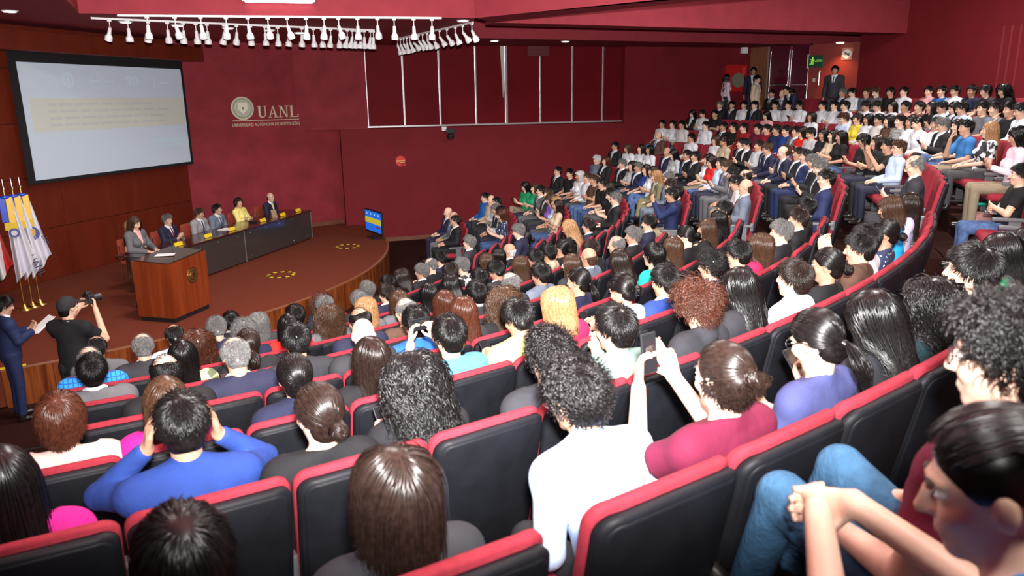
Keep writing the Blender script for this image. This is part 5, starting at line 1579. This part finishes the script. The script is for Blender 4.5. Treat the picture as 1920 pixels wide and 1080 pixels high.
def serif_text(body, x0, x1, z0, zh, parent, m_, bold=.0):
    o = text(body, .3, .010, m_, parent, Matrix.Identity(4)); fit(o, x0, x1, z0, zh); return o
def glyph(ch, x0, w, z0, h):
    """a serif capital from flat strokes: list of outlines"""
    t, n, f = .20 * w, .085 * w, .055 * h; P = []
    bar = lambda a, b, c, d: P.append([(a, c), (b, c), (b, d), (a, d)])
    if ch == 'L': bar(.16 * w, .16 * w + t, 0, h); bar(.04 * w, .48 * w, h - f, h); bar(.04 * w, .95 * w, 0, f); bar(.86 * w, .95 * w, 0, .28 * h)
    if ch == 'U':
        bar(.14 * w, .14 * w + t, .28 * h, h); bar(.76 * w, .76 * w + n, .28 * h, h); bar(.02 * w, .46 * w, h - f, h); bar(.62 * w, .98 * w, h - f, h)
        o = [(.49 * w + .35 * w * math.cos(a), .30 * h + .30 * h * math.sin(a)) for a in np.linspace(math.pi, 2 * math.pi, 13)]
        i = [(.55 * w + .21 * w * math.cos(a), .30 * h + .22 * h * math.sin(a)) for a in np.linspace(2 * math.pi, math.pi, 13)]
        for k in range(12): P.append([o[k], o[k + 1], i[11 - k], i[12 - k]])
    if ch == 'A':
        P.append([(.10 * w, 0), (.10 * w + n, 0), (.53 * w, .90 * h), (.50 * w, h)]); P.append([(.70 * w, 0), (.70 * w + t, 0), (.55 * w, h), (.46 * w, h)])
        bar(.28 * w, .72 * w, .32 * h, .32 * h + f); bar(0, .32 * w, 0, f); bar(.60 * w, w, 0, f)
    if ch == 'N':
        bar(.14 * w, .14 * w + n, 0, h); bar(.80 * w, .80 * w + n, 0, h); P.append([(.12 * w, h), (.12 * w + t, h), (.80 * w + n, 0), (.80 * w + n - t * .7, 0)])
        bar(0, .30 * w, h - f, h); bar(.66 * w, w, h - f, h); bar(0, .36 * w, 0, f)
    return [[(x0 + x, z0 + z) for x, z in q] for q in P]
lw = (u1 - u0) / 4
for i, ch in enumerate('UANL'):
    b = MB()
    for q in glyph(ch, u0 + lw * i + .02, lw * .94, z0_, .31):
        lo = [b.bm.verts.new((x, .006, z)) for x, z in q]; hi = [b.bm.verts.new((x, .034, z)) for x, z in q]; n = len(q)
        b.bm.faces.new(lo[::-1]); b.bm.faces.new(hi)
        for k in range(n): b.bm.faces.new((lo[k], lo[(k + 1) % n], hi[(k + 1) % n], hi[k]))
    b.build('letter', M_PALEGOLD, logo)
zb = ppt(497, 225)[1]; MB().box(((ppt(435, 225)[0] + u1) / 2, .012, zb), (u1 - ppt(435, 225)[0], .02, .018)).build('rule', M_PALEGOLD, logo)
serif_text('UNIVERSIDAD AUTÓNOMA DE NUEVO LEÓN', ppt(435, 232)[0], u1, ppt(497, 236)[1], .11, logo, M_PALEGOLD)

# ---- track lights
def lamp(M_t, i, lab, tilt, yaw):
    t = thing('track_spotlight', lab, 'spotlight', (0, 0, 0), 0, 'spotlights on ' + lab.split(' on ')[-1]); t.matrix_world = M_t
    MB().box((0, 0, -.015), (.07, .04, .03), bev=.004).build('adapter', M_WHITE, t); MB().cyl((0, 0, -.03), (0, 0, -.13), .009, n=8).build('stem', M_WHITE, t, True)
    R = Matrix.Translation((0, 0, -.13)) @ Matrix.Rotation(yaw, 4, 'Z') @ Matrix.Rotation(tilt, 4, 'X')
    h = MB().cyl((0, 0, .0), (0, 0, -.13), .028, .036, 16).cyl((0, 0, -.13), (0, 0, -.17), .04, .064, 20).cyl((0, 0, -.17), (0, 0, -.24), .064, .066, 20).build('lamp_head', M_WHITE, t, True); h.matrix_local = R
    c = MB().cyl((0, 0, -.235), (0, 0, -.244), .055, n=20).build('lens', mat('lamp_lens', (.05, .05, .05), .2), h, True)
def track(p0, p1, xs, lab, seed, tilt0):
    a, b = at(*p0, ZC - .02), at(*p1, ZC - .02); d = b - a; L_ = float(np.linalg.norm(d)); rz = math.atan2(d[1], d[0])
    t = thing('light_track', 'white ceiling light track, ' + lab, 'light track', tuple(a), rz); MB().box((L_ / 2, 0, 0), (L_, .036, .036), bev=.004).build('rail', M_WHITE, t)
    r = random.Random(seed)
    for i, x in enumerate(xs):
        f = x if x < 1.0001 else 0; q = a + d * f
        lamp(Matrix.Translation((q[0], q[1], q[2] - .018)) @ Matrix.Rotation(rz, 4, 'Z'), i, 'white spotlight hanging on the %s track' % lab.split()[0], tilt0 + r.uniform(-.25, .25), r.uniform(-.5, .5))
def fr(p0, p1, X): return [(x - p0[0]) / (p1[0] - p0[0]) for x in X]
A0, A1 = (220, 29), (828, 34); track(A0, A1, fr(A0, A1, (271, 320, 366, 412, 452, 489, 525, 561, 595, 623, 660, 699, 732, 771, 808)), 'long one along the fascia edge', 1, .35)
B0, B1 = (170, 34), (702, 57); track(B0, B1, fr(B0, B1, (198, 227, 260, 292, 319, 341, 361, 392, 415, 441, 469, 494, 516, 543, 567, 585, 604, 622, 640, 651, 660, 670, 678, 692, 699)), 'slanted one behind the long one', 2, .2)
C0, C1 = (740, 74), (887, 42); track(C0, C1, fr(C0, C1, (746, 753, 760, 767, 774, 781, 792, 800, 809, 820, 832, 845, 859, 871, 885)), 'short one pointing at the windows', 3, .5)

# ---- fittings on the walls
def swall(x, y): p = onwall(x, y, P_S, dS); return float((p - P_S)[:2] @ dS), p[2]
u, z = swall(840, 252); t = thing('wall_camera', 'black and white pan-tilt camera on a bracket on the red side wall', 'camera'); t.matrix_world = FS @ Matrix.Translation((u, 0, z))
MB().box((-.12, .03, .17), (.14, .06, .12), bev=.01).build('bracket', M_WHITE, t); MB().box((.05, .10, .10), (.26, .16, .14), bev=.02).build('camera_body', M_BLACK, t); MB().ball((.05, .12, -.05), .11, 16, (1, .9, .9)).build('camera_dome', M_BLACK, t, True); MB().cyl((.03, .20, -.07), (.02, .26, -.09), .045, .05, 16).build('lens', M_STEEL, t, True)
u, z = swall(751, 302); t = thing('round_sign', 'round red sign with yellow lettering on the side wall', 'sign'); t.matrix_world = FS @ Matrix.Translation((u, 0, z))
MB().cyl((0, 0, 0), (0, .012, 0), .15, n=32).build('disc', mat('sign_red', (.62, .03, .008), .4), t, True); MB().box((.06, .006, -.07), (.16, .012, .14)).build('backing', mat('sign_red'), t)
M_SY = mat('sign_yellow', (.80, .52, .20), .5)
for i in range(8): MB().box((-.105 + i * .030, .014, .005), (.020, .006, .042)).build('letter_mark', M_SY, t)
MB().box((.05, .014, -.045), (.12, .006, .022)).build('letter_mark', M_SY, t)
u, z = swall(1377, 147); t = thing('fire_hose_cabinet', 'red framed fire hose cabinet with grey window on side wall', 'cabinet'); t.matrix_world = FS @ Matrix.Translation((u, 0, z))
M_FRM = mat('cabinet_red', (.50, .015, .018), .3)
for x in (-.36, .36): MB().box((x, .06, 0), (.06, .12, .86), bev=.006).build('frame_side', M_FRM, t)
for zz in (-.40, .40): MB().box((0, .06, zz), (.72, .12, .06), bev=.006).build('frame_rail', M_FRM, t)
MB().box((0, .02, 0), (.68, .03, .78)).build('back_panel', M_FRM, t); MB().cyl((.08, .04, -.06), (.08, .11, -.06), .23, n=28).build('hose_reel', mat('hose_grey', (.20, .19, .14), .8, bump=.5, bscale=60), t, True)
# door corner: exit sign, extinguisher, switch, no-smoking sign, emergency light
def dpt(x, y): p = onwall(x, y, W0, dD); return float((p - W0)[:2] @ dD), p[2]
u, z = dpt(1531, 115); t = thing('exit_sign', 'dark green exit sign with bright running figure and arrow', 'sign'); t.matrix_world = FD @ Matrix.Translation((u, .05, z))
M_SG = mat('exit_green', (.0, .045, .018), .4, emit=(0, .03, .012), estr=.3); M_SB = mat('exit_bright', (.25, .6, .05), .4, emit=(.30, .62, .06), estr=.55)
MB().box((0, 0, 0), (.44, .05, .36), bev=.006).build('sign_box', M_SG, t); MB().box((-.24, .02, 0), (.03, .08, .42), bev=.004).build('side_bracket', M_WHITE, t)
MB().ball((-.10, .03, .11), .026, 10, (1, .3, 1)).build('figure_head', M_SB, t, True)
MB().box((-.10, .028, .045), (.05, .006, .09)).box((-.14, .028, .05), (.06, .006, .022), M=Matrix.Identity(4)).box((-.065, .028, .03), (.05, .006, .022)).build('figure_torso', M_SB, t)
MB().box((-.13, .028, -.04), (.03, .006, .09)).box((-.08, .028, -.05), (.03, .006, .10)).box((-.155, .028, -.085), (.06, .006, .024)).build('figure_legs', M_SB, t)
MB().box((.08, .028, .0), (.22, .006, .025)).build('arrow', M_SB, t); MB().box((.10, .028, .035), (.17, .006, .022)).build('letter_mark', mat('exit_dull', (.12, .32, .06), .4, emit=(.12, .32, .06), estr=.4), t)
u, z = dpt(1537, 147); t = thing('door_pull_bracket', 'shiny steel tube fixed upright on the wall by the exit', 'fitting'); t.matrix_world = FD @ Matrix.Translation((u, 0, z))
MB().cyl((0, .08, -.20), (0, .08, .20), .045, n=16).ball((0, .08, .20), .045, 12).build('tube', M_STEEL, t, True); MB().box((0, .035, .22), (.09, .07, .03)).box((0, .035, -.15), (.06, .07, .03)).build('bracket', M_STEEL, t)
u, z = dpt(1526, 150); t = thing('light_switch', 'small ivory light switch plate on the red wall', 'switch'); t.matrix_world = FD @ Matrix.Translation((u, -.01, z)); MB().box((0, 0, 0), (.09, .02, .12), bev=.004).build('plate', mat('ivory', (.6, .5, .38), .5), t); MB().box((0, .012, 0), (.03, .012, .05)).build('rocker', M_WHITE, t)
u, z = dpt(1588, 101); t = thing('no_smoking_sign', 'round white no smoking sign with crossed cigarette', 'sign'); t.matrix_world = FD @ Matrix.Translation((u, -.01, z))
MB().box((0, 0, 0), (.32, .012, .36), bev=.004).build('plate', mat('sign_pink', (.55, .18, .14), .4), t); MB().cyl((0, .004, 0), (0, .012, 0), .135, n=32).build('disc', M_PAPER, t, True)
MB().box((0, .014, 0), (.20, .006, .03), M=Matrix.Rotation(.7, 4, 'Y')).build('slash', mat('slash_black', (.05, .01, .01), .5), t); MB().box((0, .013, 0), (.16, .005, .035)).build('cigarette', mat('slash_black'), t)
for zz in (.158, -.158): MB().box((0, .010, zz), (.20, .006, .016)).build('letter_mark', mat('sign_dull', (.6, .4, .36), .5), t)
u, z = swall(1393, 93); t = thing('emergency_light', 'white box emergency light high on the wall by the door', 'lamp'); t.matrix_world = FS @ Matrix.Translation((u, 0, z))
MB().box((0, .08, 0), (.20, .14, .26), bev=.015).build('box', M_WHITE, t); MB().cyl((.08, .12, .10), (.26, .16, .15), .02, n=10).build('arm', M_WHITE, t, True)
# air vents in the far soffit face and the white strip luminaire high on the ceiling fascia
for px in (1010, 1260):
    u, z = swall(px, 63); t = thing('air_vent', 'dark red slatted air vent high on the side wall' + (' by the door' if px > 1100 else ' above the windows'), 'vent'); t.matrix_world = FS @ Matrix.Translation((u, -.04, min(z, ZC - .15)))
    MB().box((0, 0, 0), (.70, .03, .28)).build('frame', mat('vent_red', (.10, .015, .02), .5), t)
    for i in range(7): MB().box((0, .02, -.11 + i * .036), (.64, .02, .012)).build('slat', mat('slat_red', (.16, .02, .025), .5), t)
fd = (B_ - A_) / np.hypot(*(B_ - A_)); FF = frame((*A_, 0), fd)
u0_ = float((onwall(455, 3, (*A_, 0), fd) - np.array([*A_, 0]))[:2] @ fd); u1_ = float((onwall(591, 3, (*A_, 0), fd) - np.array([*A_, 0]))[:2] @ fd); zb = float(onwall(523, 5, (*A_, 0), fd)[2])
t = thing('strip_luminaire', 'white box luminaire fixed on the bright red ceiling fascia', 'ceiling light'); t.matrix_world = FF @ Matrix.Translation(((u0_ + u1_) / 2, 0, zb))
MB().box((0, .09, .16), (u1_ - u0_, .18, .32), bev=.012).build('housing', M_WHITE, t); MB().box((0, .09, -.004), (u1_ - u0_ - .1, .12, .01)).build('diffuser', mat('diffuser'), t)

# ================================================================== STANDING PEOPLE
def stander(x, y, zf, face, sp, lab, sc=1.0, lod='lo'):
    sp['stand'] = True; return person((x, y, zf), face, sp, lab, None, lod, sc, 'hi' if lod != 'lo' else None)
# photographer in the left aisle, looking at the stage through a camera
p = at(124, 560, 2.06); zf = 0.36
ph, Jp = stander(p[0], p[1] - .03, zf, -.10, dict(hair='z', hc='k', top='t', tc='black', pose='camera', yaw=-14, pit=2, lean=2, skin=SKINS[0], trousers=(.02, .02, .022)), 'photographer in black cap and black t-shirt aiming a camera at the stage', 1.02, 'hi')
HMp = Matrix.Translation(Vector(Jp['HC'])) @ Matrix(Jp['R'].tolist()).to_4x4()
V, F = cap_vol(.012, .006, front=.02, lowback=-.02); capo = obj('cap', mesh_np('cap', V, [F], True), mat('cap_cloth', (.010, .010, .012), .85), ph); capo.matrix_local = HMp
br = MB().box((0, .12, .045), (.14, .10, .010), bev=.004).build('cap_brim', mat('cap_cloth'), capo)
MB().cyl((0, 0, 0), (0, 0, .012), .070, .066, 24).build('neck_strap', M_BLACK, ph).matrix_local = Matrix.Translation(Vector(Jp['NB']) + Vector((0, -.005, .02)))
cm = Matrix.Translation(Vector((p[0], p[1] - .03, zf))) @ Matrix.Rotation(-.10, 4, 'Z') @ Matrix.Translation(Vector(((np.array(Jp['W'][0]) + np.array(Jp['W'][1])) / 2 + Jp['fw'] * .05 + Jp['up'] * .10) * 1.02)) @ Matrix.Rotation(-.5, 4, 'Z')
t = thing('photo_camera', 'black camera with lens held up by the photographer', 'camera'); t.matrix_world = cm
MB().box((0, 0, 0), (.15, .07, .105), bev=.012).build('camera_body', M_BLACK, t); MB().box((0, -.005, .065), (.06, .06, .035), bev=.01).build('prism_hump', M_BLACK, t); MB().cyl((0, .03, -.005), (0, .13, -.005), .040, .044, 20).build('lens', M_BLACK, t, True); MB().box((0, -.037, -.01), (.07, .004, .05)).build('display', M_GLASSDK, t)
# usher in a navy suit reading papers at the foot of the stage
p = at(8, 562, 1.66)
us, Ju = stander(p[0] - .05, p[1], 0.0, -.75, dict(hair='s', hc='k', top='j', tc='navyblue', pose='phone', yaw=0, pit=14, lean=2, skin=SKINS[1]), 'person in dark blue suit standing by the stage steps reading papers', 1.0, 'hi')
q = Vector((p[0] - .05, p[1], 0)) + Matrix.Rotation(-.75, 3, 'Z') @ Vector((np.array(Ju['W'][0]) + np.array(Ju['W'][1])) / 2 + Ju['fw'] * .14 + Ju['up'] * .05)
t = thing('held_papers', 'white printed sheets in the hands of the dark blue suit by the steps', 'paper', tuple(q), -.75)
for i, rr in enumerate((.0, .16)):
    MB().box((.02 * i, .0, -.004 * i), (.22, .30, .003), rr, M=Matrix.Rotation(math.radians(35), 4, 'X')).build('sheet', M_PAPER, t)
# people standing at the back by the doors
zb_ = z_far(-2.15)
def back_person(px, py, face, sp, lab, sc=1.0, dist=None):
    J = pose_joints(sp.get('pose', 'lap'), sp.get('female', False), sp.get('lean'), stand=True)
    r_ = ray(px, py); r_ = r_ * (dist / np.hypot(r_[0], r_[1])); z = CAMZ + r_[2] - J['HC'][2] * sc
    return stander(r_[0], r_[1], z, face, sp, lab, sc), z
STAND = [(1566, 132, 2.5, dict(hair='s', hc='k', top='j', tc='charcoal', pose='side', yaw=0, tie=True, skin=SKINS[3]), 'bearded guard in charcoal suit and tie standing by the exit sign', 1.0, 23.0),
         (1363, 146, -1.45, dict(hair='l', hc='k', top='k', tc='pinkpale', pose='side', yaw=0, female=True, skin=SKINS[0]), 'person with long black hair in pale pink jacket walking past fire cabinet', .97, 25.5),
         (1413, 134, 2.7, dict(hair='s', hc='k', top='j', tc='navy', pose='side', yaw=0, skin=SKINS[3]), 'person in navy jacket standing against the wooden door jamb', 1.0, 25.5),
         (1419, 149, -2.2, dict(hair='s', hc='k', top='j', tc='beige', pose='side', yaw=-10, pit=14, skin=SKINS[0], trousers=(.05, .05, .06)), 'person in beige jacket over white shirt standing near the doors', 1.0, 24.0),
         (1500, 170, 1.75, dict(hair='s', hc='k', top='j', tc='navy', pose='bend', yaw=0, pit=0, skin=SKINS[1]), 'person in dark navy suit bending over seated guests by the doors', 1.0, 23.3)]
LAND = []
for px, py, fc, sp, lab, sc, dist in STAND: LAND.append((back_person(px, py, fc, sp, lab, sc, dist), px))
for ((o, _J), z), px in LAND:                        # the cross aisle behind the last row, level with their feet
    b = MB(); b.box((o.location.x, o.location.y, z / 2), (1.3, 1.3, z - .002)).build('landing', M_CARPET, floor)
# things lying about: bags in the aisle seats
p = at(1838, 410, z_far(.8) + .55); t = thing('pink_bag', 'soft pink bag with teal strap on a lap beside the aisle', 'bag', (p[0], p[1], p[2] - .16))
V, F = ball_np(np.array([0, 0, .13]), (.20, .13, .13), np.eye(3), 12); obj('bag_body', mesh_np('bag_body', V, [F], True), mat('pink_leather', (.62, .30, .28), .55, bump=.5, bscale=14), t)
MB().tube([(-.15, 0, .18), (-.08, 0, .36), (.08, 0, .36), (.15, 0, .18)], .018).build('strap', mat('teal_strap', (.02, .45, .34), .5), t, True)
